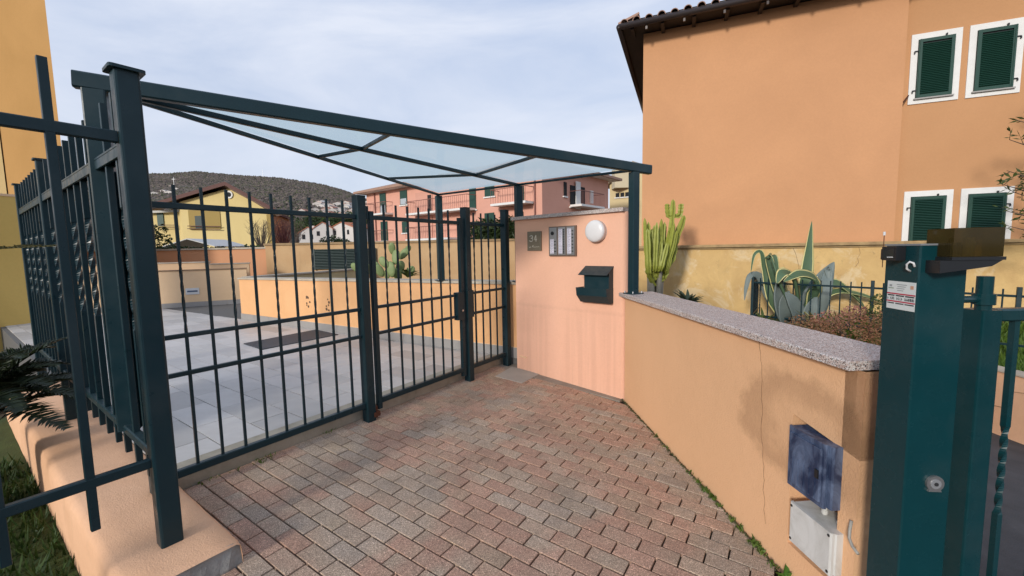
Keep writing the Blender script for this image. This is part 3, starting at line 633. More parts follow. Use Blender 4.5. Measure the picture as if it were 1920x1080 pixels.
# ------------------------------------------------------------------ fittings on the pink wall
def PW(px, py): return vpl(px, py, PA, PB)
pd, pn = d3(PD), d3(PN); UZ = Vector((0, 0, 1))
def plateobj(nm, a, b, z0, z1, th, mat, parent=None, off=.002, **kw):
    c = (a+b)/2; hw = abs((b-a) @ pd)/2; m = MB(); m.obox(Vector((c.x, c.y, (z0+z1)/2))+pn*(off+th/2), pd*hw, pn*(th/2), UZ*((z1-z0)/2)); return obj(nm, m, mat, parent, **kw)
BRASS = plain('weathered_brass', (.235, .195, .135), .42, .55, .2, 14)
a, b = PW(990, 435), PW(1016, 433); z1 = PW(1003, 434).z; z0 = PW(1003, 470).z
t = thing('house_number_plate', (a+b)/2-UZ*.1, 'small brass house number plate with engraved numerals on the pink wall', 'plate')
plateobj('panel', a, b, z0, z1, .012, BRASS, t)
def strokes(nm, lines, o, ex, ez, sx, sz, rad, mat, parent, nrm):
    m = MB()
    for ln in lines: m.tube([o+ex*(x*sx)+ez*(z*sz)+nrm*.001 for x, z in ln], rad, 5)
    return obj(nm, m, mat, parent)
def arcp(cx, cz, rx, rz, a0, a1, n=9): return [(cx+rx*math.cos(math.radians(a0+(a1-a0)*k/n)), cz+rz*math.sin(math.radians(a0+(a1-a0)*k/n))) for k in range(n+1)]
W_ = (b-a).length; Hh = z1-z0; o = Vector((a.x, a.y, z0))+pn*.0145
PALE = plain('pale_engraving', (.62, .57, .47), .5)
strokes('numerals', [arcp(.30, .72, .11, .06, 170, -60)+[(.28, .655)], arcp(.28, .57, .13, .085, 85, -150), [(.62, .78), (.50, .56), (.70, .575)], [(.63, .80), (.64, .47)]], o, pd, UZ, W_, Hh, .0048, PALE, t, pn)
strokes('street_line', [[(.12, .20), (.17, .17), (.22, .20), (.27, .175)], [(.36, .18), (.40, .28), (.45, .26), (.42, .20), (.50, .175), (.55, .20), (.60, .18), (.66, .205), (.72, .185), (.80, .21), (.86, .19)]], o, pd, UZ, W_, Hh, .0026, PALE, t, pn)
# intercom
a, b = PW(1031, 426), PW(1082, 421); z1 = PW(1056, 424).z; z0 = PW(1057, 480).z
t = thing('intercom_panel', (a+b)/2-UZ*.3, 'grey intercom panel with three columns of white name tags', 'intercom')
plateobj('frame', a, b, z0, z1, .018, plain('intercom_frame', (.17, .12, .09), .5, .3), t)
tagm = plain('paper_name_tag', (.62, .60, .68), .5); inkm = plain('tag_ink', (.16, .15, .24), .7)
for k in range(3):
    x0, x1 = .04+k*.32, .04+k*.32+.275; A_, B_ = a.lerp(b, x0), a.lerp(b, x1)
    mod = plateobj('module', A_, B_, z0+.012, z1-.012, .008, STEEL, t, off=.0205)
    zz0, zz1 = z0+.025, z1-.03; rows = 15; dh = (zz1-zz0)/rows
    for r in range(rows):
        if k == 0 and r >= 9: continue
        zc = zz0+dh*(r+.5); gap = .0012 if r % 5 else .0025
        plateobj('name_tag', A_.lerp(B_, .10), A_.lerp(B_, .60), zc-dh/2+gap, zc+dh/2-.0012, .002, tagm, mod, off=.0287)
        w0 = random.uniform(.14, .22); plateobj('name_ink', A_.lerp(B_, w0), A_.lerp(B_, random.uniform(.36, .55)), zc-.0022, zc+.0018, .0006, inkm, mod, off=.0309)
        plateobj('push_button', A_.lerp(B_, .68), A_.lerp(B_, .86), zc-dh*.33, zc+dh*.33, .004, BLACKP if r % 2 or k == 1 else STEEL, mod, off=.0287)
    if k == 0: m = MB(); c = A_.lerp(B_, .42); m.disc(Vector((c.x, c.y, zz1-dh*2.4))+pn*.0287, pn, .021, .006, 18); obj('speaker', m, BLACKP, mod)
# round bulkhead lamp
c = PW(1120.5, 433.5); r = .112
t = thing('wall_lamp', c-UZ*r, 'round white bulkhead lamp on the pink wall beside the intercom', 'lamp')
m = MB(); m.disc(c+pn*.001, pn, r*.97, .022, 36); obj('back_plate', m, WHITEPL, t, smooth=False)
m = MB(); prof = [(r, .0), (r, .028), (r*.97, .042), (r*.85, .052), (r*.55, .059), (r*.2, .062)]
vs = []; fs = []; n = 40
for rr, h in prof: vs += [c+pn*(.0235+h)+pd*(rr*math.cos(2*math.pi*i/n))+UZ*(rr*math.sin(2*math.pi*i/n)) for i in range(n)]
for j in range(len(prof)-1): fs += [(j*n+i, j*n+(i+1) % n, (j+1)*n+(i+1) % n, (j+1)*n+i) for i in range(n)]
fs += [tuple(range((len(prof)-1)*n, len(prof)*n)), tuple(range(n))[::-1]]; m.add(vs, fs); obj('diffuser', m, plain('opal_diffuser', (.66, .65, .65), .35), t, smooth=True)
# letter box: sloped hood, body and curved catch tray
t = thing('letter_box', PW(1120, 566), 'dark green steel letter box with sloping hood and open paper tray', 'letter box')
def prof(nm, px0, px1, sec, mat=GREEN):
    A_, B_ = PW(px0, 540), PW(px1, 540); m = MB(); m.extr([Vector((A_.x, A_.y, 0))+pn*o_+UZ*z for o_, z in sec], (B_-A_).to_2d().to_3d()); return obj(nm, m, mat, t)
zt = PW(1120, 505).z; zb = PW(1120, 566).z; h = zt-zb
prof('body', 1104, 1150, [(.001, zb+.01), (.05, zb+.01), (.085, zb+h*.3), (.085, zt-.03), (.001, zt+.02)])
prof('tray', 1094, 1150.4, [(.002, zb), (.055, zb-.004), (.13, zb+h*.22), (.142, zb+h*.46), (.138, zb+h*.46), (.126, zb+h*.235), (.052, zb+.004), (.002, zb+.006)])
prof('hood', 1098, 1151, [(.001, zt+.035), (.001, zt+.028), (.135, zt-.055), (.14, zt-.05)])
for px in (1094.4, 1149.6): prof('tray_side', px, px+.7, [(.002, zb+.003), (.055, zb), (.128, zb+h*.22), (.138, zb+h*.455), (.002, zb+h*.455)])

# ------------------------------------------------------------------ boxes on the street wall
def cab(nm, label, cat, pxl, pxr, pyt, pyb, prot, back, mat, lid=None):
    oA, oB = RA+RNL*prot, RB+RNL*prot
    a, b = vpl(pxl, pyt, oA, oB), vpl(pxr, pyt, oA, oB); z1 = a.z; z0 = vpl(pxl, pyb, oA, oB).z
    t = thing(nm, Vector((a.x, a.y, z0)), label, cat); s0_, s1_ = (a.to_2d()-RA) @ RD, (b.to_2d()-RA) @ RD
    def pr(n_, s0, s1, z0, z1, w0, w1, mt, par=t):
        c = .006; m = MB(); m.prism([tuple(RA+RD*s+RN*w) for s, w in ((s0+c, w0), (s1-c, w0), (s1, w0+c), (s1, w1), (s0, w1), (s0, w0+c))], z0, z1); return obj(n_, m, mt, par)
    return t, pr, s0_, s1_, z0, z1
def scuffed(name, col, dirt, amt):
    t = NT(name); c = t.mix(t.ramp(t.noise(9, 7, .7, .8, stretch=(1, 1, .5)), (.42, 0), (.62, amt)), col, dirt); t.set(c, t.ramp(t.noise(20, 4), (.3, .35), (.7, .7))).bump(t.noise(60, 4), .15, .003); return t.m
BLUEP = scuffed('smeared_blue_plastic', (.014, .026, .065), (.11, .15, .24), .95); GREYP = scuffed('scuffed_grey_plastic', (.60, .60, .58), (.36, .35, .31), .55)
t, pr, s0_, s1_, z0, z1 = cab('meter_box', 'dark blue weathered meter box set into the recess of the street wall', 'meter box', 1479, 1551, 797, 905, .055, .1, BLUEP)
pr('housing', s0_+.004, s1_+.022, z0, z1, -.040, .09, BLUEP); lid = pr('lid', s0_, s1_, z0-.006, z1+.002, -.055, -.0405, BLUEP)
ip = pr('lid_panel', s0_+.014, s1_-.014, z0+.016, z1-.022, -.0625, -.0555, BLUEP, lid)
m = MB(); m.obox(R(s0_+(s1_-s0_)*.86, -.0655, (z0+z1)/2), d3(RD*.008), d3(RN*.003), UZ*.018); obj('latch', m, BLACKP, lid)
for k in range(5):
    s = s0_+(s1_-s0_)*(.2+.15*k); m = MB(); m.obox(R(s, -.0635, z0+(z1-z0)*.29), d3(RD*.0025), d3(RN*.0015), UZ*(z1-z0)*.22); obj('rib', m, BLUEP, lid)
m = MB(); m.obox(R(s1_+.023, .035, z0+.05), d3(RD*.0008), d3(RN*.022), UZ*.026); obj('paper_label', m, plain('paper_label', (.45, .45, .44), .7), t)
t2, pr, u0, u1, y0, y1 = cab('junction_box', 'scuffed light grey junction box below the blue meter box', 'junction box', 1481, 1562, 939, 1013, .05, .1, GREYP)
pr('housing', u0+.003, u1+.004, y0+.003, y1-.003, -.034, .09, GREYP); lid = pr('lid', u0, u1, y0, y1, -.05, -.0345, GREYP)
for i in (0, 1):
    for j in (0, 1): m = MB(); m.disc(R(u0+.012+(u1-u0-.024)*i, -.05, y0+.014+(y1-y0-.028)*j), d3(RNL), .006, .002, 10); obj('screw', m, BLACKP, lid)
for k, cl in ((.45, 'farthest from the teal pillar'), (.8, 'the middle one of three'), (1.02, 'nearest to the teal pillar')):
    s = u0+(u1-u0)*k; t3 = thing('conduit', R(s, .005, y1), 'short grey conduit under the meter box, '+cl, 'conduit', 'conduits between the wall boxes')
    m = MB(); m.tube([R(s, .03, y1-.002), R(s, .03, z0-.001)], .010, 12); obj('pipe', m, GREYP, t3); m = MB(); m.tube([R(s, .03, y1+.004), R(s, .03, y1+.018)], .013, 12); obj('gland', m, GREYP, t3)
q = [R(u1+.045, -.01, z0+.0), R(u1+.05, -.02, z0-.035), R(u1+.06, -.03, z0-.06), R(u1+.085, -.04, z0-.075), R(u1+.12, -.05, z0-.078)]
m = MB(); m.tube(q, .0055, 8); obj('loose_cable', m, plain('ribbed_grey_cable', (.33, .31, .27), .6, 0, .3, 160), smooth=True, label='loose grey cable end sticking out beside the meter box', cat='cable')

# ------------------------------------------------------------------ green pillar of the driveway gate
PC = V2(1.255, 1.295); pa = math.radians(-5); PX = V2(math.cos(pa), math.sin(pa)); PY = V2(-PX.y, PX.x); PW_, PDp = .138, .135; PT = 1.572
def Q(x, y, z): p = PC+PX*x+PY*y; return Vector((p.x, p.y, z))              # x along the street face, y along the wall-side face from the near corner
t = thing('gate_pillar', Q(.07, .07, -.05), 'tall glossy teal steel gate pillar at the end of the peach wall', 'pillar')
c = .004; m = MB(); m.prism([tuple(Q(x, y, 0).to_2d()) for x, y in ((c, 0), (PW_-c, 0), (PW_, c), (PW_, PDp-c), (PW_-c, PDp), (c, PDp), (0, PDp-c), (0, c))], -.3, PT); obj('shaft', m, TEAL, t)
m = MB(); m.prism([tuple(Q(x, y, 0).to_2d()) for x, y in ((-.002, -.002), (PW_+.002, -.002), (PW_+.002, PDp+.002), (-.002, PDp+.002))], PT+.0005, PT+.006); obj('top_plate', m, metal_paint('grey_top', (.20, .21, .22), .3), t)
def face0(px, py): return vpl(px, py, Q(0, 0, 0), Q(0, PDp, 0))              # wall-side face
def face1(px, py): return vpl(px, py, Q(0, 0, 0), Q(PW_, 0, 0))              # street face
px3, py3 = d3(PX), d3(PY)
def lb(nm, a, b, z0, z1, th, mat, parent, off=.0004):                      # block on the wall-side face
    cc = (a+b)/2; hw = abs((b-a) @ py3)/2; m = MB(); m.obox(Vector((cc.x, cc.y, (z0+z1)/2))-px3*(off+th/2), py3*hw, px3*(th/2), UZ*((z1-z0)/2)); return obj(nm, m, mat, parent)
# sticker
a, b = face0(1664, 550), face0(1717, 555); z1 = face0(1690, 528).z; z0 = face0(1690, 581).z
st = lb('sticker', a, b, z0, z1, .0006, plain('sticker_paper', (.60, .63, .61), .5), t)
RED = plain('sticker_red', (.42, .02, .05), .5); INK = plain('sticker_ink', (.03, .035, .04), .5); H_ = z1-z0
def stk(nm, x0, x1, y0, y1, mat): lb(nm, a.lerp(b, x0), a.lerp(b, x1), z1-H_*y1, z1-H_*y0, .0003, mat, st, .0011)
stk('red_line', .0, 1, .425, .47, RED); stk('red_line', .0, 1, .70, .745, RED)
for x0, x1 in ((.03, .28), (.33, .62), (.66, .97)): stk('print_line', x0, x1, .49, .535, INK); stk('print_line', x0, x1, .775, .815, INK)
random.seed(3); x = .03
while x < .95:
    w = random.uniform(.025, .05); k = random.random()
    if k > .12:
        stk('print_mark', x, x+w*.35, .57, .67, INK); stk('print_mark', x+w*.4, x+w*.85, random.choice((.57, .61, .65)), random.choice((.645, .67)) if k > .5 else .665, INK)
    x += w+.012
for i in range(4): stk('print_line', .34+.03*(i % 2), .70-.04*i, .10+.07*i, .125+.07*i, plain('sticker_grey', (.26, .28, .28), .6) if i == 0 else MATS['sticker_grey'])
stk('print_mark', .08, .17, .13, .20, MATS['sticker_grey']); stk('print_mark', .04, .24, .24, .27, plain('sticker_green', (.20, .26, .17), .6)); stk('print_mark', .82, .93, .12, .24, plain('sticker_orange', (.52, .28, .18), .6))
# lock on the street face
c = face1(1750, 905); m = MB(); r = .026; n_ = -py3
pts = [(r*math.cos(math.radians(k)), r*math.sin(math.radians(k))) for k in range(-50, 231, 20)]+[(-r*.75, -r*1.02), (r*.75, -r*1.02)]
m.extr([c+n_*.0005+px3*x+UZ*z for x, z in pts], n_*.008); lk = obj('key_switch', m, STEEL, t)
m = MB(); m.disc(c+n_*.0105, n_, .006, .002, 12); obj('keyhole', m, DARK, lk); m = MB(); m.disc(c+n_*.0088, n_, .016, .0015, 16); obj('barrel', m, ZINC, lk)
# photocell box, hook and aerial on the wall-side face
a, b = face0(1672, 476), face0(1699, 476); z1 = face0(1686, 462).z; z0 = face0(1686, 488).z
t = thing('photocell', (a+b)/2-UZ*.03, 'small black photocell box at the top of the teal pillar', 'photocell')
bx = lb('case', a, b, z0, z1, .03, BLACKP, t, .001); 
m = MB(); cc = a.lerp(b, .5); cc.z = (z0+z1)/2; m.obox(cc-px3*.0315, py3*(b-a).length*.38, px3*.0004, UZ*(z1-z0)*.36); obj('window', m, plain('smoked_lens', (.02, .022, .026), .08), bx)
m = MB(); q0 = a.lerp(b, .85); q0.z = z0+(z1-z0)*.24; e_ = (a-b).normalized()
m.tube([q0-px3*.0322+e_*.0016*k+UZ*(.0012*(1 if k % 2 else -1)) for k in range(16)], .0007, 4); obj('logo_mark', m, WHITEPL, bx)
a_ = face0(1669, 476); t = thing('aerial', a_, 'thin rusty whip aerial beside the black photocell', 'aerial'); q0 = a_-px3*.016+py3*.008
m = MB(); m.tube([q0+UZ*-.045, q0+UZ*.065], .0012, 6); obj('whip', m, RUST, t); m = MB(); m.tube([q0+UZ*.062, q0+UZ*.074], .0035, 8); obj('tip', m, WHITEPL, t); m = MB(); m.tube([q0+UZ*-.018, q0+UZ*.016], .006, 8); obj('holder', m, BLACKP, t)
c = face0(1712, 498); hk = [c-px3*.002+UZ*-.018+py3*.006, c-px3*.012+UZ*-.010+py3*.007, c-px3*.014+UZ*.004+py3*.006, c-px3*.010+UZ*.012+py3*.0, c-px3*.004+UZ*.008-py3*.006, c-px3*.0005+UZ*-.004-py3*.007]
m = MB(); m.tube(hk, .0032, 8); obj('wire_hook', m, WHITEPL, smooth=True, label='small white wire hook on the teal pillar below the photocell', cat='hook')
# flashing lamp with smoked amber housing
t = thing('flashing_lamp', Q(.14, .02, 1.5), 'smoked amber flashing lamp in a square housing on top of the teal pillar', 'flashing lamp')
LA = math.radians(-10); lx = V2(math.cos(LA), math.sin(LA)); ly = V2(-lx.y, lx.x); LC = dep(1787, 470, 1.235).to_2d()
def Ql(x, y, z): p = LC+lx*x+ly*y; return Vector((p.x, p.y, z))
zt_, zb_ = 1.622, 1.538
def lbx(nm, x0, x1, y0, y1, z0, z1, mat): m = MB(); m.prism([tuple(Ql(x, y, 0).to_2d()) for x, y in ((x0, y0), (x1, y0), (x1, y1), (x0, y1))], z0, z1); return obj(nm, m, mat, t)
am = NT('smoked_amber'); am.set((.075, .052, .014), .08); am.b.inputs['Transmission Weight'].default_value = .6; am.b.inputs['IOR'].default_value = 1.3
lbx('lens', 0, .125, 0, .10, zb_, zt_, am.m); lbx('rim', -.004, .130, -.004, .104, zb_-.010, zb_-.0005, BLACKP)
m = MB(); m.extr([Ql(x, .0, z) for x, z in ((-.03, zb_-.0105), (.125, zb_-.0105), (.10, zb_-.028), (.05, zb_-.036), (-.03, zb_-.048))], d3(ly*.09)); obj('base', m, BLACKP, t)
m = MB(); p = Ql(.065, .05, zb_+.001); m.tube([p, p+UZ*.055], .014, 14); obj('bulb', m, plain('bulb_glass', (.5, .45, .3), .2), t)
m = MB(); m.tube([p+UZ*.0-Vector((.03, 0, 0)), p+UZ*.04-Vector((.03, 0, 0))], .006, 8); obj('holder', m, BLACKP, t)

# driveway gate leaf hinged on the pillar
t = thing('driveway_gate', (1.62, 1.36, 0), 'teal driveway gate leaf hinged beside the pillar with a twisted bar', 'gate')
HC = dep(1838, 600, 1.40).to_2d(); w = .072
m = MB(); m.post(HC.x, HC.y, .03, 1.355, w, math.radians(4)); obj('hinge_stile', m, TEAL, t)
m = MB(); m.tube([(HC.x, HC.y-.005, 1.352), (HC.x, HC.y-.005, 1.466)], .021, 18); obj('hinge_pin', m, TEAL, t, smooth=False)
m = MB(); m.tube([(HC.x, HC.y-.005, 1.372), (HC.x, HC.y-.005, 1.408)], .029, 18); m.tube([(HC.x-.02, HC.y-.005, 1.39), Q(PW_-.005, .07, 1.395)], .012, 10); obj('hinge_collar', m, TEAL, t)
e_ = math.radians(2); gd = V2(math.cos(e_), math.sin(e_))
for z, h in ((1.335, .042), (.10, .05)): m = MB(); m.bar(d3(HC+gd*.037, z), d3(HC+gd*1.9, z), .04, h); obj('rail', m, TEAL, t)
TPm = picket_mesh(1.19, .018, (.50, .82), 36).mesh('twisted_bar', [TEAL]); TPp = picket_mesh(1.19, .018).mesh('bar', [TEAL])
for k in range(13): p = HC+gd*(.122+.14*k); inst('twisted_bar' if k % 2 == 0 else 'bar', TPm if k % 2 == 0 else TPp, (p.x, p.y, .125), e_, t)
p = HC+gd*1.93; m = MB(); m.post(p.x, p.y, .03, 1.355, .06, e_); obj('end_stile', m, TEAL, t)

# garden fence
t = thing('garden_fence', (5.2, 6.8, .1), 'low dark iron picket fence round the agave bed', 'fence')
GF = [V2(4.5, 7.84), V2(5.55, 6.45), V2(6.28, 5.18), V2(6.9, 4.1)]; BACK = V2(5.15, 8.75)
gpm = picket_mesh(.78, .016, None).mesh('picket', [GREEN]); gpt = picket_mesh(.78, .016, (.30, .55), 20).mesh('picket', [GREEN])
def gfsec(a, b, n, zr):
    for z in zr: m = MB(); m.bar(d3(a, z), d3(b, z), .018, .03); obj('rail', m, GREEN, t)
    d = b-a
    for k in range(1, n): p = a+d*(k/n); inst('picket', gpt if k % 2 else gpm, (p.x, p.y, .19), math.atan2(d.y, d.x), t)
for a, b in zip(GF, GF[1:]): gfsec(a, b, max(3, round((b-a).length/.135)), (.885, .27))
gfsec(GF[0], BACK, 8, (.885, .27))
for p in GF[:3]: m = MB(); m.post(p.x, p.y, .05, 1.0, .045, .9); obj('post', m, GREEN, t)
# ------------------------------------------------------------------ orange house on the right
random.seed(11)
HCn = V2(3.07, 9.97); HD = V2(.926, -.377).normalized(); HN = V2(-HD.y, HD.x)
if HN @ HCn > 0: HN = -HN                                       # towards the street
def Hh_(s, o, z): p = HCn+HD*s+HN*o; return Vector((p.x, p.y, z))
hs = thing('orange_house', Hh_(4, -4, 0), 'two storey orange house with green shutters and tiled eaves on the right', 'house')
def hbox(m, s0, s1, o0, o1, z0, z1): m.prism([tuple(Hh_(s, o, 0).to_2d()) for s, o in ((s0, o0), (s1, o0), (s1, o1), (s0, o1))], z0, z1)
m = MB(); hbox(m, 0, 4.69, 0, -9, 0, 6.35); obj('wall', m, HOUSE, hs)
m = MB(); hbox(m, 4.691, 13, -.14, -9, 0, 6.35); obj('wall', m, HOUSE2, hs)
WOOD = plain('dark_soffit_wood', (.030, .022, .018), .7); GUT = plain('dark_gutter', (.040, .030, .028), .4, .3)
ROOFT = NT('terracotta_tile'); ROOFT.set(ROOFT.mix(ROOFT.noise(4, 5), (.30, .17, .12), (.42, .27, .20)), .85); ROOFT = ROOFT.m
m = MB(); pts = []
for s, o in ((-.42, .46), (13.4, .46), (13.4, -9.4), (-.42, -9.4)): pts.append(Hh_(s, o, 6.37))
rid = [Hh_(4.5, -4.5, 8.4), Hh_(9, -4.5, 8.4)]
m.add(pts+[p+Vector((0, 0, .10)) for p in pts]+rid, [(3, 2, 1, 0), (0, 1, 5, 4), (1, 2, 6, 5), (2, 3, 7, 6), (3, 0, 4, 7), (4, 5, 9, 8), (5, 6, 9), (6, 7, 8, 9), (7, 4, 8)])
rf = obj('roof', m, [WOOD], hs)
m = MB(); k_ = .012; P = [p+Vector((0, 0, .112)) for p in pts]; rr = [p+Vector((0, 0, .02)) for p in rid]; m.add(P+rr, [(0, 1, 5, 4), (1, 2, 5), (2, 3, 4, 5), (3, 0, 4)]); obj('tile_bed', m, ROOFT, rf)
def halftube(r, L_, n=7):
    b = MB(); vs = []; fs = []
    for y, rr_ in ((0, r), (L_, r*.8)):
        vs += [(rr_*math.cos(math.pi*k/n), y, rr_*math.sin(math.pi*k/n)) for k in range(n+1)]+[((rr_-.014)*math.cos(math.pi*k/n), y, (rr_-.014)*math.sin(math.pi*k/n)) for k in range(n+1)]
    N = n+1
    for k in range(n): fs += [(k, k+1, 2*N+k+1, 2*N+k), (N+k+1, N+k, 3*N+k, 3*N+k+1), (k+1, k, N+k, N+k+1)]
    return b.add(vs, fs)
ht = halftube(.085, .46).mesh('roof_tile', [ROOFT]); hang = math.atan2(HN.y, HN.x)
for k in range(54): p = Hh_(-.36+k*.255, .52, 6.425+random.gauss(0, .006)); inst('roof_tile', ht, p, 0, rf, (math.radians(20), 0, hang+math.pi/2+random.gauss(0, .02)))
for k in range(36): p = Hh_(-.48, .4-k*.255, 6.425); inst('roof_tile', ht, p, 0, rf, (math.radians(20), 0, hang+random.gauss(0, .02)))
m = MB(); m.tube([Hh_(-.46, .52, 6.36), Hh_(13.4, .52, 6.36)], .062, 12); m.tube([Hh_(-.47, .52, 6.36), Hh_(-.47, -9.4, 6.36)], .062, 12); obj('gutter', m, GUT, rf, smooth=True)
for k in range(14): m = MB(); p = Hh_(.1+k*.75, .47, 6.26); m.obox(p, d3(HD*.02), d3(HN*.02), UZ*.035); obj('gutter_bracket', m, GUT, rf)
for k in range(22): m = MB(); m.obox(Hh_(-.2+k*.62, .22, 6.325), d3(HD*.035), d3(HN*.23), UZ*.04); obj('rafter', m, WOOD, rf)
slatm = {}
def shutter_window(x0, x1, z0, z1, hingeleft):
    def wb(nm, a, b, o0, o1, c, d, mat, par): m = MB(); hbox(m, a, b, o0, o1, c, d); return obj(nm, m, mat, par)
    w = wb('window', x0, x1, -.139, -.118, z0, z1, WHITEP, hs); fw = .105
    a, b, c, d = x0+fw, x1-fw, z0+fw*.95, z1-fw*1.05
    wb('opening', a-.006, b+.006, -.1175, -.114, c-.004, d+.006, DARK, w)
    wb('sill', a-.03, b+.03, -.1175, -.075, c-.028, c-.005, plain('grey_sill', (.34, .33, .31), .6) if 'grey_sill' not in MATS else MATS['grey_sill'], w)
    st = .05
    for q0, q1 in ((a, a+st), (b-st, b), ((a+.012, a+.03) if hingeleft else (b-.03, b-.012))): wb('stile', q0, q1, -.1135, -.085 if q1-q0 > .03 else -.075, c, d, SHUT, w)
    for q0, q1 in ((c, c+.055), (d-.055, d)): wb('shutter_rail', a+st+.001, b-st-.001, -.1135, -.086, q0, q1, SHUT, w)
    key = round(b-a, 2)
    if key not in slatm:
        mm = MB(); mm.obox((0, 0, 0), ((b-a-2*st)/2-.001, 0, 0), (0, .016, -.011), (0, .003, .0045)); slatm[key] = mm.mesh('slat', [SHUT])
    n = int((d-c-.12)/.031)
    for k in range(n): p = Hh_((a+b)/2, -.098, c+.062+.031*(k+.5)); inst('slat', slatm[key], p, 0, w, (0, 0, hang+math.pi/2))
    for z in (c+.14, d-.20):
        s = a-.028 if hingeleft else b+.028; wb('hinge', s-.03, s+.03, -.1175, -.095, z-.008, z+.008, BLACKP, w); wb('hinge', s-.035 if hingeleft else s+.02, s-.02 if hingeleft else s+.035, -.1175, -.09, z-.045, z-.0085, BLACKP, w)
    wb('latch', (a+b)/2+.12, (a+b)/2+.14, -.1175, -.08, d+.006, d+.04, BLACKP, w)
shutter_window(4.81, 5.53, 4.17, 5.43, True); shutter_window(5.63, 6.35, 4.17, 5.43, False); shutter_window(4.85, 5.57, 1.28, 2.545, True); shutter_window(5.68, 6.40, 1.28, 2.545, False)
m = MB(); m.bar(Hh_(4.70, .002, 4.20), Hh_(4.80, -.08, 4.33), .02, .02); obj('shutter_hook', m, RUST, hs)
# plastered wall at the foot of the house
BWt = stucco('old_yellow_plaster', (.64, .44, .19), (.54, .35, .15), 1.6, .18, .6, 60, dirt=.35, dirtcol=(.26, .18, .09), pale=(.68, .53, .32))
t = thing('old_plaster_wall', Hh_(3, .3, .1), 'stained old yellow plaster wall with a moulded ledge below the orange house', 'wall')
m = MB(); hbox(m, -1.0, 13, .34, .04, -.6, 1.50); obj('body', m, BWt, t)
LED = stucco('dirty_ledge', (.40, .28, .14), (.28, .19, .10), 5, .25, .6, 50, dirt=.5)
m = MB(); hbox(m, -1.02, 13, .37, .03, 1.501, 1.54); hbox(m, -1.04, 13, .42, .03, 1.5405, 1.575); hbox(m, -1.02, 13, .38, .03, 1.5755, 1.60); obj('ledge', m, LED, t)
wA, wB = Hh_(0, .342, 0).to_2d(), Hh_(5, .342, 0).to_2d()
for pts in ([(1610, 462), (1613, 475), (1608, 484), (1610, 492), (1604, 500)], [(1487, 465), (1492, 476), (1495, 488), (1498, 500), (1497, 512)]): crack('crack', pts, wA, wB, HN, t, .005)
for (x, y, rx) in ():
    c = vpl(x, y, wA, wB)+d3(HN*.001); m = MB(); pts = [c+d3(HD*(rx*random.uniform(.5, 1)*math.cos(a)))+UZ*(rx*.6*random.uniform(.5, 1)*math.sin(a)) for a in [2*math.pi*k/17 for k in range(17)]]
    m.extr(pts, d3(HN*.002)); obj('plaster_patch', m, stucco('pale_plaster_patch', (.60, .46, .27), (.62, .44, .21), 3, .12, .5, 60) if 'pale_plaster_patch' not in MATS else MATS['pale_plaster_patch'], t)

# ------------------------------------------------------------------ houses on the left
t = thing('ochre_building', dep(60, 400, 9.5), 'tall ochre building rising behind the left fence', 'building')
a = dep(118, 300, 11.0).to_2d(); b = dep(8, 300, 11.4).to_2d(); dl = (b-a).normalized(); nl = V2(dl.y, -dl.x)
if nl @ a > 0: nl = -nl
m = MB(); lv = V2(-.83, .55); m.prism([tuple(a), tuple(b), tuple(b+lv*8), tuple(a+lv*8)], -1, 9.2); obj('wall', m, stucco('ochre_render', (.50, .28, .10), (.45, .25, .085), .5, .1, .2, 90), t)
m = MB(); m.prism([tuple(b+V2(-.02, -.02)), tuple(b+V2(-6, -1.0)), tuple(b+V2(-9, 4)), tuple(b+lv*4)], -1, 9.2); obj('side_wing', m, stucco('pale_ochre_render', (.60, .43, .20), None, .5, .08, .2, 90), t)
t = thing('yellow_garden_wall', dep(0, 500, 6.3), 'plain yellow rendered garden wall behind the cycad', 'wall')
a = dep(42, 400, 9.0).to_2d(); b = dep(-420, 400, 6.6).to_2d()
m = MB(); wallbox(m, a, b, (a*.0+V2(-.3, 1)).normalized(), .3, -.4, 2.86); obj('body', m, YELW, t)
m = MB(); wallbox(m, a-V2(0, .03), b-V2(0, .03), (V2(-.3, 1)).normalized(), .36, 2.861, 2.91); obj('coping', m, PALEW, t)
m = MB(); m.prism([tuple(W(.335, T0-4)), tuple(W(.335, T0+5.2)), tuple(W(-2.5, T0+5.2)), tuple(W(-2.5, T0-4))], -.6, -.2); obj('left_lawn', m, LAWN, kind='structure')

# ------------------------------------------------------------------ background houses
def far_window(par, P, ex, nrm, w, h, mat, frame=None, rail=False, name='window'):
    m = MB(); m.obox(P+nrm*.02, ex*(w/2), nrm*.03, UZ*(h/2)); o = obj(name, m, mat, par)
    if frame:
        m = MB(); m.obox(P+nrm*.005-UZ*(h/2+.06), ex*(w/2+.12), nrm*.08, UZ*.05); obj('sill', m, frame, o)
    return o
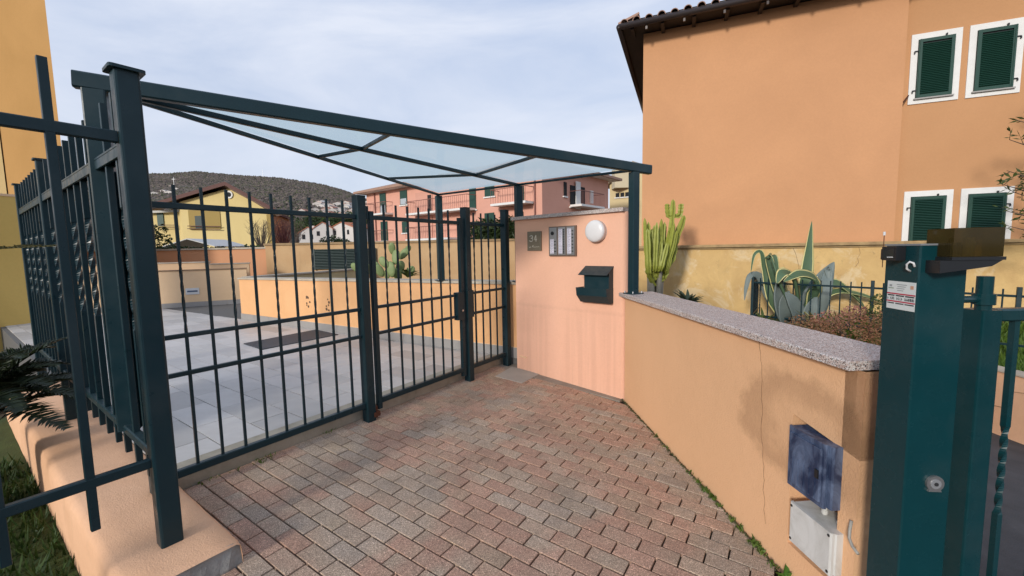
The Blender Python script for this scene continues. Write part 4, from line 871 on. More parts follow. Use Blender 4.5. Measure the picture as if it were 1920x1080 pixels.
# pink apartment house
KC = V2(2.2, 29.6); KD = V2(-.778, .627); KS = V2(.627, .778); KN = -KS; KL = 21.4
pk = thing('pink_house', (*KC, -1.2), 'long pink apartment house with balconies and green shutters beyond the boundary wall', 'house')
def Kp(s, o, z): p = KC+KD*s+KN*o; return Vector((p.x, p.y, z))
m = MB(); m.prism([tuple(p) for p in (KC, KC+KD*KL, KC+KD*KL+KS*10.2, KC+KS*10.2)], -1.2, 7.35); obj('wall', m, FARPINK, pk)
m = MB(); ov = .9; base = [KC-KD*ov-KS*ov, KC+KD*(KL+ov)-KS*ov, KC+KD*(KL+ov)+KS*(10.2+ov), KC-KD*ov+KS*(10.2+ov)]
rd = [KC+KD*5+KS*5.1, KC+KD*(KL-5)+KS*5.1]
m.add([d3(p, 7.36) for p in base]+[d3(p, 7.56) for p in base]+[d3(p, 9.3) for p in rd], [(0, 1, 2, 3), (0, 4, 5, 1), (1, 5, 6, 2), (2, 6, 7, 3), (3, 7, 4, 0), (4, 8, 9, 5), (5, 9, 6), (6, 9, 8, 7), (7, 8, 4)]); obj('roof', m, ROOFT, pk)
m = MB(); m.add([d3(p+(KC+KD*10+KS*5-p)*.012, 7.352) for p in base], [(0, 1, 2, 3)]); obj('soffit', m, WHITEP, pk)
kx, kn = d3(KD), d3(KN)
def onK(px, py): return vpl(px, py, KC+KN*.02, KC+KD+KN*.02)
GLASS = plain('pale_window', (.42, .47, .50), .2)
for px0, px1, py0, py1, mt in ((712, 725, 363, 402, SHUT), (750, 764, 358, 383, SHUT), (909, 927, 347, 367, SHUT), (880, 893, 352, 392, SHUT), (714, 728, 416, 452, SHUT), (754, 766, 416, 436, SHUT), (909, 927, 400, 419, SHUT), (973, 983, 345, 380, SHUT), (968, 982, 398, 430, SHUT), (802, 810, 366, 396, DARK), (866, 874, 402, 440, SHUT)):
    a, b = onK(px0, py0), onK(px1, py1); c = (a+b)/2; o = far_window(pk, c, kx, kn, abs((b-a) @ kx), abs(a.z-b.z), mt, WHITEP)
    if mt is SHUT and py1 < 410 and px0 < 760: m = MB(); m.obox(c+kn*.055-UZ*abs(a.z-b.z)*.27, kx*abs((b-a) @ kx)*.42, kn*.01, UZ*abs(a.z-b.z)*.2); obj('pane', m, GLASS, o)
RAILM = plain('rust_red_railing', (.22, .09, .07), .6)
def balcony(par, A, B, nrm, depth, z, mat=WHITEP, n=16, rail=1.0):
    e = (B-A).normalized(); m = MB(); m.prism([tuple(A.to_2d()), tuple(B.to_2d()), tuple((B+nrm*depth).to_2d()), tuple((A+nrm*depth).to_2d())], z-.16, z); o = obj('balcony', m, mat, par)
    a_, b_ = A+nrm*(depth-.05), B+nrm*(depth-.05)
    m = MB(); m.bar(Vector((a_.x, a_.y, z+rail)), Vector((b_.x, b_.y, z+rail)), .05, .05)
    for s_, d_ in ((A, a_), (B, b_)): m.bar(Vector((s_.x, s_.y, z+rail)), Vector((d_.x, d_.y, z+rail)), .05, .05)
    for k in range(n+1): p = a_.lerp(b_, k/n); m.bar(Vector((p.x, p.y, z)), Vector((p.x, p.y, z+rail)), .022, .022, up=(1, 0, 0))
    obj('railing', m, RAILM, o)
for x0, x1, y, dp in ((702, 737, 401, .9), (779, 893, 396, 1.1), (936, 1001, 381, 1.0), (779, 860, 447, 1.1), (704, 738, 452, .8)):
    a, b = onK(x0, y), onK(x1, y); z = (onK((x0+x1)/2, y).z); balcony(pk, Vector((a.x, a.y, 0)), Vector((b.x, b.y, 0)), kn, dp, z, n=max(8, int((b-a).length/.22)))
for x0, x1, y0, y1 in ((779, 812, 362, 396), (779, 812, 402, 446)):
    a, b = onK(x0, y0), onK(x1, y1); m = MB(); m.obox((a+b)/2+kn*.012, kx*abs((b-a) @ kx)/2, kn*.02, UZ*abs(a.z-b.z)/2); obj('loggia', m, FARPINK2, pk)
a = onK(1003, 330); m = MB(); m.tube([Vector((a.x, a.y, -1))+kn*.06, Vector((a.x, a.y, 7.3))+kn*.06], .06, 8); obj('downpipe', m, RAILM, pk)
a = onK(700, 352); m = MB(); m.tube([Vector((a.x, a.y, 0))+kn*.06+kx*-.2, Vector((a.x, a.y, 7.3))+kn*.06+kx*-.2], .06, 8); obj('downpipe', m, RAILM, pk)
ks, kd2 = d3(KS), d3(-KD)
def onS(px, py): return vpl(px, py, KC-KD*.02, KC+KS-KD*.02)
for px0, px1, py0, py1, mt in ((1057, 1062, 341, 368, DARK), (1069, 1078, 347, 388, DARK), (1086, 1096, 350, 388, DARK), (1106, 1112, 357, 382, WHITEP)):
    a, b = onS(px0, py0), onS(px1, py1); c = (a+b)/2; far_window(pk, c, ks, kd2, abs((b-a) @ ks), abs(a.z-b.z), mt, WHITEP if mt is DARK else None)
a, b = onS(1069, 387), onS(1113, 391); balcony(pk, Vector((a.x, a.y, 0)), Vector((b.x, b.y, 0)), kd2, 1.0, onS(1085, 386).z, n=18)
a, b = onS(1079, 345), onS(1084, 388); far_window(pk, (a+b)/2+kd2*.1, ks, kd2, .7, 2.1, WHITEP, name='open_shutter')
# cream house further right
t = thing('cream_house', dep(1160, 400, 44), 'cream house with three small attic openings behind the pink house', 'house')
a, b = dep(1143, 400, 44).to_2d(), dep(1250, 400, 40).to_2d(); e = (b-a).normalized(); n = V2(e.y, -e.x); n = n if n @ a < 0 else -n
m = MB(); zt_ = dep(1150, 347, 44).z; pk_ = a.lerp(b, .45); P = [d3(a, -1.2), d3(b, -1.2), d3(b, zt_), d3(pk_, dep(1195, 314, 42).z+.3), d3(a, zt_)]; m.extr(P, d3(-n*9)); obj('wall', m, stucco('cream_far', (.62, .50, .28), None, .3, .06, .1, 40), t)
m = MB(); q = [d3(a+n*.4-e*.5, zt_-.25), d3(pk_+n*.4, P[3].z+.1)]; m.extr([q[0], q[1], q[1]+UZ*.22, q[0]+UZ*.22], d3(-n*9.8)); q = [d3(b+n*.4+e*.5, zt_-.25), d3(pk_+n*.4, P[3].z+.1)]; m.extr([q[0], q[1], q[1]+UZ*.22, q[0]+UZ*.22], d3(-n*9.8)); obj('roof', m, stucco('pale_roof', (.40, .33, .25), None, 1, .1, .2, 30), t)
for k in range(3): c = vpl(1158+9*k, 366-k*.8, a+n*.02, b+n*.02); far_window(t, c, d3(e), d3(n), .38, .42, DARK, WHITEP)
c = dep(1163, 322, 43); m = MB(); m.box(c.x-.7, c.x+.7, c.y-.7, c.y+.7, zt_-.5, c.z+.5); obj('chimney', m, stucco('cream_chimney', (.60, .52, .36), None, .5, .06), t)
# yellow gabled house
yh = thing('yellow_gabled_house', dep(420, 430, 48), 'yellow house with a wide gable loggia and brown tiled roof', 'house')
def Y(px, py, d=48): return dep(px, py, d)
z0 = -1.2; lx, rx_ = Y(340, 400).x, Y(517, 400).x; ap = Y(432, 352); el, er = Y(338, 378).z, Y(517, 396).z
gA, gB = V2(lx, 48.), V2(rx_, 47.0)
def onY(px, py): return vpl(px, py, gA+V2(0, -.03), gB+V2(0, -.03))
m = MB(); apx = onY(432, 352); m.extr([d3(gA, z0), d3(gB, z0), d3(gB, onY(517, 398).z), Vector((apx.x, apx.y+.03, apx.z)), d3(gA, onY(340, 378).z)], (-8.5, 9, 0)); obj('wall', m, FARYEL, yh)
BROOF = plain('brown_roof', (.12, .055, .045), .8, 0, .2, 2); LROOF = plain('weathered_roof', (.30, .21, .18), .85, 0, .2, 1.5)
p = onY(430, 348)+Vector((0, -.7, 0)); l_ = onY(293, 388)+Vector((0, -.7, 0)); r__ = onY(535, 404)+Vector((0, -.7, 0)); bk = Vector((-9.2, 9.8, 0)); th = UZ*.32
for q in (l_, r__):
    m = MB(); m.extr([q, p, p+th*.9, q+th*.9], bk); sl_ = obj('roof', m, LROOF, yh); m = MB(); m.extr([q+Vector((0, -.06, -.08)), p+Vector((0, -.06, -.08)), p+th+Vector((0, -.06, .0)), q+th+Vector((0, -.06, 0))], (0, .055, 0)); obj('barge_board', m, BROOF, sl_)
OCH = stucco('loggia_shade_yellow', (.60, .44, .14), None, .3, .05, .1, 40)
e = d3((gB-gA).normalized()); nn = Vector((e.y, -e.x, 0))
def rec(px0, px1, py0, py1, mat, nm, par=yh, off=.02, frame=None):
    a, b = onY(px0, py0), onY(px1, py1); m = MB(); m.obox((a+b)/2+nn*off, e*abs((b-a) @ e)/2, nn*.03, UZ*abs(a.z-b.z)/2); return obj(nm, m, mat, par)
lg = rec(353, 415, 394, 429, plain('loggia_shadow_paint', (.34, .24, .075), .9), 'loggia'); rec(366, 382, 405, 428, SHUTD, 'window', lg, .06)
for k in range(2): a, b = onY(356, 424+5*k), onY(417, 425+5*k); m = MB(); m.bar(a+nn*.3, b+nn*.3, .08, .08); obj('balcony_bar', m, BROOF, lg)
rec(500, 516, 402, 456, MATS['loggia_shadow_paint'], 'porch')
c = onY(430.5, 365); m = MB(); m.disc(c+nn*.02, nn, .42, .08, 20); di = obj('dish', m, WHITEP, yh); m = MB(); m.disc(c+nn*.11, nn, .25, .03, 16); obj('dish_ring', m, DARK, di)
a, b = V2(Y(262, 400, 50).x, 50.), V2(lx, 50.)
m = MB(); m.prism([tuple(a), (b.x-.01, b.y), (b.x-.01, 56), (a.x, 56)], z0, Y(300, 398, 50).z); obj('wing', m, FARYEL, yh)
m = MB(); m.extr([d3(a+V2(0, -.6), Y(270, 401, 50).z), d3(b+V2(-.02, -.6), Y(325, 398, 50).z), d3(b+V2(-.02, -.6), Y(325, 394, 50).z), d3(a+V2(0, -.6), Y(270, 397, 50).z)], (0, 7, 0)); obj('wing_roof', m, plain('pale_tin_roof', (.50, .49, .45), .5), yh)
c = Y(301, 410, 49.95); m = MB(); m.obox(c, (.36, 0, 0), (0, .06, 0), UZ*.85); obj('window', m, SHUT, yh)
for k in range(2): m = MB(); m.bar(Y(297, 422+4*k, 49.5), Y(333, 422+4*k, 49.5), .07, .07); obj('balcony_bar', m, BROOF, yh)
t = thing('orange_annex', dep(535, 430, 52), 'small orange annex with dark roof beside the yellow gabled house', 'house')
a, b = dep(516, 420, 52), dep(545, 420, 53); m = MB(); m.extr([Vector((a.x, 52, z0)), Vector((b.x, 53, z0)), Vector((b.x, 53, dep(545, 411, 53).z)), Vector((a.x, 52, dep(516, 402, 52).z))], (-5, 6, 0)); obj('wall', m, stucco('annex_orange', (.70, .30, .15), None, .4, .06, .1, 40), t)
m = MB(); q0, q1 = dep(512, 400, 51.5), dep(550, 413, 52.2); m.extr([q0, q1, q1+UZ*.25, q0+UZ*.25], (-5.5, 7, 0)); obj('roof', m, BROOF, t)
# white awning in front of the yellow house
m = MB(); q = [dep(300, 463, 30), dep(350, 447, 30), dep(403, 461, 30)]; m.extr([q[0], q[1], q[1]-UZ*.06, q[0]-UZ*.06], (0, 4, 0)); m.extr([q[1], q[2], q[2]-UZ*.06, q[1]-UZ*.06], (0, 4, 0))
t = thing('garden_awning', dep(350, 470, 31), 'small pale garden awning above the lower boundary wall', 'awning'); obj('sheet', m, plain('pale_awning', (.52, .52, .50), .6), t)
for k in (302, 402):
    for dy in (.1, 3.8): p = dep(k, 462, 30)+Vector((0, dy, 0)); m = MB(); m.bar((p.x, p.y, -1.2), p, .07, .07, up=(1, 0, 0)); obj('pole', m, GREEN, t)

# ------------------------------------------------------------------ hill and its houses
random.seed(5)
HT = NT('wooded_hillside')
n1 = HT.noise(.11, 8, .75, .6); n2 = HT.noise(.012, 5, .6, .5)
c = HT.ramp(n1, (.34, (.045, .045, .034)), (.46, (.15, .13, .11)), (.56, (.27, .225, .195)), (.66, (.12, .135, .065)))
c = HT.mix(HT.ramp(n2, (.50, 0), (.66, .75)), c, HT.ramp(n1, (.3, (.04, .052, .026)), (.7, (.17, .175, .09))))
HT.set(c, .95, spec=.1); HT.bump(HT.noise(.12, 8, .75), 1.0, 9)
RID = [(-1500, 395), (-700, 375), (-200, 345), (150, 330), (275, 327), (330, 327), (380, 323), (430, 328), (470, 331), (520, 334), (560, 339), (610, 347), (650, 358), (700, 378), (760, 400), (850, 425), (1000, 440), (1300, 452)]
def rid_y(px):
    for (x0, y0), (x1, y1) in zip(RID, RID[1:]):
        if x0 <= px <= x1: return y0+(y1-y0)*(px-x0)/(x1-x0)
    return 450
m = MB(); NX, NY = 260, 46
for j in range(NY):
    for i in range(NX):
        px = -1500+2800*i/(NX-1); k = j/(NY-1); d = 150+1150*k if k < .95 else 1250+2500*(k-.95)
        top = dep(px, rid_y(px), 1150).z; kk = min(1, max(0, (d-150)/1000)); prof_ = kk**1.25
        h = -1.5+(top+1.5)*prof_ if d <= 1150 else top-(d-1150)*.3
        h += 10*kk*math.sin(px*.021+d*.009)*math.sin(d*.013+px*.011)*(1-kk)+random.gauss(0, 2.2)*kk
        v = ray(px, 470); m.v.append((v.x/v.y*d, d, h))
for j in range(NY-1):
    for i in range(NX-1): m.f.append((j*NX+i, j*NX+i+1, (j+1)*NX+i+1, (j+1)*NX+i)); m.m.append(0)
obj('hill', m, HT.m, kind='structure', smooth=True); HILLV = None
def hill_z(px, d):
    top = dep(px, rid_y(px), 1150).z; kk = max(0, (d-150)/1000); return -1.5+(top+1.5)*kk**1.25
def solve(px, py):                                             # distance at which the hillside shows at this pixel
    best = 200
    for k in range(200):
        d = 160+5*k; p = dep(px, py, d)
        if p.z <= hill_z(px, d): return d
    return 1000
def small_house(nm, p, w, dpt, h, rh, wm, rm, rot, label, group, win=True, chim=False, parts=True):
    t = thing(nm, p, label, 'house', group); ex = V2(math.cos(rot), math.sin(rot)); ey = V2(-ex.y, ex.x)
    def Pp(x, y, z): q = V2(p.x, p.y)+ex*x+ey*y; return Vector((q.x, q.y, p.z+z))
    m = MB(); m.extr([Pp(-w/2, 0, -h), Pp(w/2, 0, -h), Pp(w/2, 0, h), Pp(0, 0, h+rh), Pp(-w/2, 0, h)], d3(ey*dpt)); obj('wall', m, wm, t)
    for s in (-1, 1): m = MB(); m.extr([Pp(s*(w/2+.4), -.3, h-.25), Pp(0, -.3, h+rh+.02), Pp(0, -.3, h+rh+.25), Pp(s*(w/2+.4), -.3, h)], d3(ey*(dpt+.6))); obj('roof', m, rm, t)
    if win:
        for x in (-w*.24, w*.24): m = MB(); m.obox(Pp(x, -.03, h*.45), d3(ex*.5), d3(ey*.06), UZ*.8); obj('window', m, DARK, t)
    if chim: m = MB(); q = Pp(w*.2, dpt*.4, h+rh*.6); m.box(q.x-.4, q.x+.4, q.y-.4, q.y+.4, q.z-1, q.z+1.6); obj('chimney', m, wm, t)
    return t
WH = [stucco('far_white_a', (.62, .58, .54), None, .2, .05), stucco('far_white_b', (.60, .46, .40), None, .2, .05), stucco('far_white_c', (.54, .50, .46), None, .2, .05)]
for k in range(60):
    px = random.choice((random.uniform(560, 690), random.uniform(600, 690), random.uniform(590, 688))); py = random.uniform(383, 408)-(px-600)*.02
    d = solve(px, py); small_house('hillside_house', dep(px, py, d), random.uniform(8, 16), 9, random.uniform(2.5, 5), 2, random.choice(WH), random.choice((plain('far_red_roof', (.33, .14, .09), .9) if 'far_red_roof' not in MATS else MATS['far_red_roof'], MATS['far_white_c'])), random.uniform(-.5, .5), 'tiny pale house on the wooded hillside above the valley', 'houses on the far hillside', win=True)
for k, (px, py) in enumerate(((322, 352), (330, 358), (304, 362), (316, 364), (288, 366))):
    d = solve(px, py); small_house('hillside_villa', dep(px, py, d), 15 if k else 10, 9, 3.4, 2, WH[1 if k == 0 else 0], MATS['far_white_c'], random.uniform(-.4, .4), 'tiny pale villa low on the hill behind the yellow gable', 'villas behind the yellow gable')
m = MB(); p = dep(493, 334, 1149); m.bar(p-UZ*8, p+UZ*22, .5, .5, up=(1, 0, 0)); obj('hilltop_mast', m, ZINC, label='thin radio mast on the crest of the hill', cat='mast')
p = dep(326, 343, 700); m = MB(); m.bar(p-UZ*12, p+UZ*9, .45, .45, up=(1, 0, 0)); m.bar(p+UZ*6+Vector((-3, 0, 0)), p+UZ*6+Vector((3, 0, 0)), .5, .5); obj('power_pylon', m, ZINC, label='small power line pylon on the left slope of the hill', cat='pylon')
# woods on the hillside: too many trees to count
WM = NT('winter_wood'); ri = WM.n('ShaderNodeNewGeometry').outputs['Random Per Island']; k_ = WM.math('ADD', WM.math('MULTIPLY', ri, .34), WM.math('MULTIPLY', WM.noise(.010, 6, .65, .5), .72))
WM.set(WM.ramp(k_, (.28, (.055, .06, .034)), (.42, (.105, .09, .08)), (.54, (.175, .138, .118)), (.60, (.185, .15, .13)), (.66, (.10, .103, .06)), (.80, (.065, .078, .036))), .95, spec=.1)
m = MB(); OCT = [(1, 0, 0), (0, 1, 0), (-1, 0, 0), (0, -1, 0), (0, 0, 1.1), (0, 0, -.6)]; OF = [(0, 1, 4), (1, 2, 4), (2, 3, 4), (3, 0, 4), (1, 0, 5), (2, 1, 5), (3, 2, 5), (0, 3, 5)]
for _ in range(24000):
    px = random.uniform(200, 720) if random.random() < .85 else random.uniform(-900, 1000); d = 320+840*math.sqrt(random.random()); v = ray(px, 470); z = hill_z(px, d); r = random.uniform(1.6, 3.8)
    if hill_z(px, d) < 8: continue
    m.add([(v.x/v.y*d+(x+random.gauss(0, .22))*r, d+(y+random.gauss(0, .22))*r, z+1+(w_+random.gauss(0, .2))*r*.8) for x, y, w_ in OCT], OF)
obj('woods', m, WM.m, label='bare brown and green winter woods covering the hillside', cat='woods', kind='stuff')
# white gabled houses in the valley
RR = plain('red_tile_roof', (.42, .15, .075), .85, 0, .2, 1)
for px, py, w, h, rh, rot, lab in ((578, 446, 5.2, 2.4, 2.0, .25, 'narrow white gabled house lowest in the valley terrace'), (606, 441, 5.6, 3.0, 2.2, .25, 'white gabled terrace house with a chimney pot beside the lowest one'), (641, 438, 12, 2.6, 2.0, -.5, 'long white terrace house under a red tile roof'), (668, 440, 6.5, 3, 2.2, .2, 'white gabled house with red roof next to the pink apartment house')):
    small_house('terrace_house', dep(px, py+4, 150), w*1.15, 10, h, rh, WH[0], RR, rot, lab, 'white terrace houses in the valley', chim=True)
# ------------------------------------------------------------------ plants
random.seed(21)
def leafcloud(m, c, rx, ry, rz, n, size, shell=.35, asp=.5):
    for _ in range(n):
        while True:
            v = Vector((random.uniform(-1, 1), random.uniform(-1, 1), random.uniform(-1, 1)))
            if shell < v.length < 1: break
        p = Vector(c)+Vector((v.x*rx, v.y*ry, v.z*rz)); a = Vector((random.gauss(0, 1), random.gauss(0, 1), random.gauss(0, .7))).normalized(); b = a.cross(Vector((random.gauss(0, 1), random.gauss(0, 1), random.gauss(0, 1)))).normalized()
        s = size*random.uniform(.6, 1.4); m.add([p-a*s, p+b*s*asp, p+a*s, p-b*s*asp], [(0, 1, 2, 3)])
LEAFD = leafmat('dark_leaf', (.018, .035, .012), (.055, .085, .025)); LEAFM = leafmat('mid_leaf', (.035, .06, .018), (.10, .14, .035)); LEAFR = leafmat('reddish_leaf', (.09, .10, .03), (.42, .17, .11)); LEAFP = leafmat('pink_leaf', (.30, .12, .10), (.45, .23, .17))
BARK = plain('bark', (.10, .075, .055), .9, 0, .3, 20)
def shrub(nm, base, blobs, n, size, mat, label, cat, group=None, stems=5, asp=.5):
    t = thing(nm, base, label, cat, group); m = MB()
    for (o, r) in blobs: leafcloud(m, Vector(base)+Vector(o), *r, n, size, asp=asp)
    obj('crown', m, mat, t); m = MB()
    for k in range(stems):
        o, r = blobs[k % len(blobs)]; e = Vector(base)+Vector(o)+Vector((random.uniform(-.5, .5)*r[0], random.uniform(-.5, .5)*r[1], random.uniform(0, .5)*r[2])); s = Vector(base)+Vector((random.uniform(-.1, .1), random.uniform(-.1, .1), -.05)); mid = s.lerp(e, .5)+Vector((random.uniform(-.1, .1), random.uniform(-.1, .1), 0))
        d = (e-s).length; m.tube([s, mid, e], [.012+d*.012, .009+d*.008, .004], 6)
    obj('trunk', m, BARK, t); return t
# --- candelabra cactus
CACT = NT('cactus_skin'); up_ = CACT.noise(11, 5); CACT.set(CACT.mix(up_, (.17, .20, .025), (.38, .39, .075)), .5, spec=.35); CACT.bump(CACT.noise(60, 3), .3, .004); CACT = CACT.m
CB = dep(1228, 580, 8.45); CB.z = gs(CB.x, CB.y)-.02
t = thing('candelabra_cactus', CB, 'tall many armed candelabra cactus against the old plaster wall', 'cactus')
WOODY = plain('cactus_trunk_bark', (.26, .24, .19), .9, 0, .25, 20, bump=.5)
def cbranch(pts, r0):
    n = 26; P = [];
    pts = [Vector(p) for p in pts]; m_ = len(pts)-1
    for k in range(n):
        f = k/(n-1)*m_; i = min(int(f), m_-1); u = f-i; p0, p1, p2, p3 = pts[max(i-1, 0)], pts[i], pts[i+1], pts[min(i+2, m_)]
        P.append(.5*((2*p1)+(p2-p0)*u+(2*p0-5*p1+4*p2-p3)*u*u+(3*p1-p0-3*p2+p3)*u**3))
    b = MB(); vs = []; fs = []; S = 10; tw = random.uniform(0, 2)
    for k, p in enumerate(P):
        d = (P[min(k+1, n-1)]-P[max(k-1, 0)]).normalized(); a = d.cross(Vector((.3, 1, .1))).normalized(); c = d.cross(a); f = k/(n-1)
        r = r0*(.72+.28*min(1, f*4))*(1 if f < .9 else math.sqrt(max(.02, 1-((f-.9)/.1)**2)))*(1+.13*math.sin(k*1.55))
        for s in range(S): th = tw+2*math.pi*s/S; rr = r*(1.25 if s % 2 == 0 else .55); vs.append(p+(a*math.cos(th)+c*math.sin(th))*rr)
    for k in range(n-1): fs += [(k*S+s, k*S+(s+1) % S, (k+1)*S+(s+1) % S, (k+1)*S+s) for s in range(S)]
    fs.append(tuple(range((n-1)*S, n*S))); return b.add(vs, fs)
m = MB()
for k in range(5): a = k*1.3; m.tube([CB+Vector((.10*math.cos(a), .07*math.sin(a), -.05)), CB+Vector((.12*math.cos(a), .08*math.sin(a), .5)), CB+Vector((.17*math.cos(a), .1*math.sin(a), .85))], [.06, .05, .045], 8)
obj('trunk', m, WOODY, t)
arms = [(1262, 374, 1258, 430), (1283, 404, 1266, 455), (1251, 382, 1262, 410), (1277, 382, 1265, 408)]
for k in range(44):
    x = 1208+64*random.random(); top = 424+abs(x-1240)*.55*random.uniform(.3, 1.1)+random.uniform(-14, 30)
    if x < 1222: top = random.uniform(408, 450)
    arms.append((x, top, 1222+(x-1222)*.62, 500))
for k, (xt, yt, xm, ym) in enumerate(arms):
    dpt = CB.y+random.uniform(-.28, .22) if k > 3 else CB.y
    e, md = dep(xt, yt, dpt), dep(xm, ym, dpt+random.uniform(-.05, .05))
    if k in (2, 3): s = dep(1263, 405, CB.y); pts = [s, s.lerp(md, .5)+(e-s)*.25+Vector(((e-s).x*.5, 0, -.03)), e.lerp(s, .35)+Vector(((e-s).x*.35, 0, 0)), e]; r = .042
    else:
        s = CB+Vector((random.uniform(-.12, .12)+(md.x-CB.x)*.3, random.uniform(-.1, .1), random.uniform(.35, .75))); pts = [s, s.lerp(md, .55)+Vector(((md.x-s.x)*.25, 0, -.02)), md, e]; r = .037 if k > 3 else .05
    obj('arm', cbranch(pts, r*random.uniform(.85, 1.1)), CACT, t, smooth=False)
# --- variegated agave
AG = NT('agave_leaf'); AG.set(AG.mix(AG.noise(5, 5, stretch=(1, 1, .3)), (.045, .095, .05), (.11, .17, .09)), .5, spec=.4); AG = AG.m
AGG = NT('agave_grey_leaf'); AGG.set(AGG.mix(AGG.noise(4, 5), (.10, .135, .13), (.20, .235, .22)), .55, spec=.4); AGG = AGG.m
AGY = plain('agave_margin', (.58, .52, .22), .55, 0, .15, 12)
AB = dep(1497, 612, 7.75); AB.z = gs(AB.x, AB.y)
t = thing('variegated_agave', AB, 'huge variegated agave with drooping yellow edged leaves behind the low fence', 'agave')
def ribbon(pts, ws, face, mats, fold=.25, n=22, margin=.24):
    pts = [Vector(p) for p in pts]; m_ = len(pts)-1; P = []; Wd = []
    for k in range(n):
        f = k/(n-1)*m_; i = min(int(f), m_-1); u = f-i; p0, p1, p2, p3 = pts[max(i-1, 0)], pts[i], pts[i+1], pts[min(i+2, m_)]
        P.append(.5*((2*p1)+(p2-p0)*u+(2*p0-5*p1+4*p2-p3)*u*u+(3*p1-p0-3*p2+p3)*u**3)); Wd.append(ws[i]+(ws[i+1]-ws[i])*u)
    b = MB(); vs = []; face = Vector(face)
    for k, p in enumerate(P):
        d = (P[min(k+1, n-1)]-P[max(k-1, 0)]).normalized(); s = d.cross(face).normalized(); nn = s.cross(d).normalized(); w = Wd[k]/2; th = min(.03, w*.35)
        for f, h in ((-1, fold), (-(1-margin), fold*.75), (0, 0), (1-margin, fold*.75), (1, fold)): vs.append(p+s*(w*f)+nn*(w*h))
        for f, h in ((.8, fold*.5), (0, -.0), (-.8, fold*.5)): vs.append(p+s*(w*f)+nn*(w*h-th))
    K = 8
    for k in range(n-1):
        for i in range(K): b.cur = 1 if i in (0, 3) else 0; b.add([], []); b.f.append((k*K+i, (k+1)*K+i, (k+1)*K+(i+1) % K, k*K+(i+1) % K)); b.m.append(b.cur)
    b.v = [tuple(v) for v in vs]; return b
D0 = AB.y
leaves = [  # pixels along the midrib with distance offsets, widths (m), mostly-facing direction, grey?
    ([(1502, 590, 0), (1508, 540, .15), (1514, 490, .2), (1522, 415, .2)], (.14, .27, .20, .01), (-.2, -1, .15), 0),
    ([(1486, 612, -.1), (1448, 565, -.1), (1434, 505, 0), (1427, 473, 0), (1414, 478, 0), (1408, 510, .0)], (.16, .17, .11, .07, .06, .01), (-.3, -1, .1), 0),
    ([(1490, 612, -.1), (1462, 560, -.15), (1444, 505, -.1), (1440, 482, -.1), (1452, 482, -.25), (1458, 520, -.3)], (.2, .22, .17, .13, .12, .07), (.2, -1, .3), 0),
    ([(1492, 610, -.2), (1478, 565, -.35), (1462, 530, -.4), (1450, 495, -.35), (1446, 484, -.3)], (.2, .2, .15, .12, .09), (.9, -.5, .1), 0),
    ([(1498, 610, -.1), (1496, 560, -.35), (1487, 522, -.5), (1468, 512, -.55), (1457, 531, -.6)], (.24, .28, .26, .20, .03), (-.1, -.6, .9), 0),
    ([(1500, 612, -.1), (1520, 560, -.4), (1528, 525, -.55), (1500, 514, -.6), (1470, 528, -.7)], (.26, .30, .26, .20, .03), (0, -.6, .8), 0),
    ([(1495, 616, 0), (1515, 575, -.1), (1538, 535, -.15), (1552, 510, -.15), (1564, 491, -.15)], (.34, .40, .36, .2, .01), (-.3, -1, .3), 1),
    ([(1500, 614, -.1), (1528, 575, -.3), (1545, 545, -.4), (1552, 515, -.3), (1551, 505, -.3), (1555, 530, -.35)], (.36, .36, .22, .14, .1, .02), (-.5, -1, 0), 1),
    ([(1512, 600, 0), (1540, 560, .1), (1572, 546, .1), (1620, 554, .1), (1662, 570, .1)], (.16, .17, .15, .11, .02), (-.1, -.6, .8), 0),
    ([(1535, 545, .1), (1565, 530, .1), (1592, 546, .1), (1610, 562, .1), (1624, 582, .1)], (.14, .17, .14, .12, .02), (.4, -.8, .5), 0),
    ([(1482, 612, 0), (1446, 560, .1), (1425, 520, .1), (1407, 517, .1), (1399, 540, .1), (1396, 563, .1)], (.2, .2, .14, .10, .07, .01), (-.5, -.8, .4), 1),
    ([(1485, 618, -.1), (1465, 585, -.3), (1459, 550, -.35), (1466, 520, -.3), (1476, 505, -.2)], (.3, .3, .22, .16, .03), (.3, -1, .1), 1),
    ([(1480, 622, -.1), (1472, 595, -.35), (1470, 565, -.4), (1480, 545, -.4)], (.3, .28, .18, .02), (0, -1, .2), 1),
    ([(1500, 622, -.15), (1498, 595, -.4), (1485, 565, -.5), (1472, 548, -.5)], (.3, .32, .22, .02), (.1, -1, .1), 1),
    ([(1508, 622, -.15), (1515, 598, -.4), (1522, 575, -.45), (1532, 556, -.4)], (.32, .32, .22, .02), (-.1, -1, .1), 1),
    ([(1490, 622, .1), (1470, 570, .3), (1462, 520, .35), (1470, 508, .3), (1482, 522, .1)], (.25, .24, .2, .15, .02), (.1, -1, .4), 0),
]
for pts, ws, face, gr in leaves:
    obj('leaf', ribbon([dep(x, y, D0+o) for x, y, o in pts], ws, face, 0), [AGG if gr else AG, AGY if not gr else AGG], t, smooth=True)
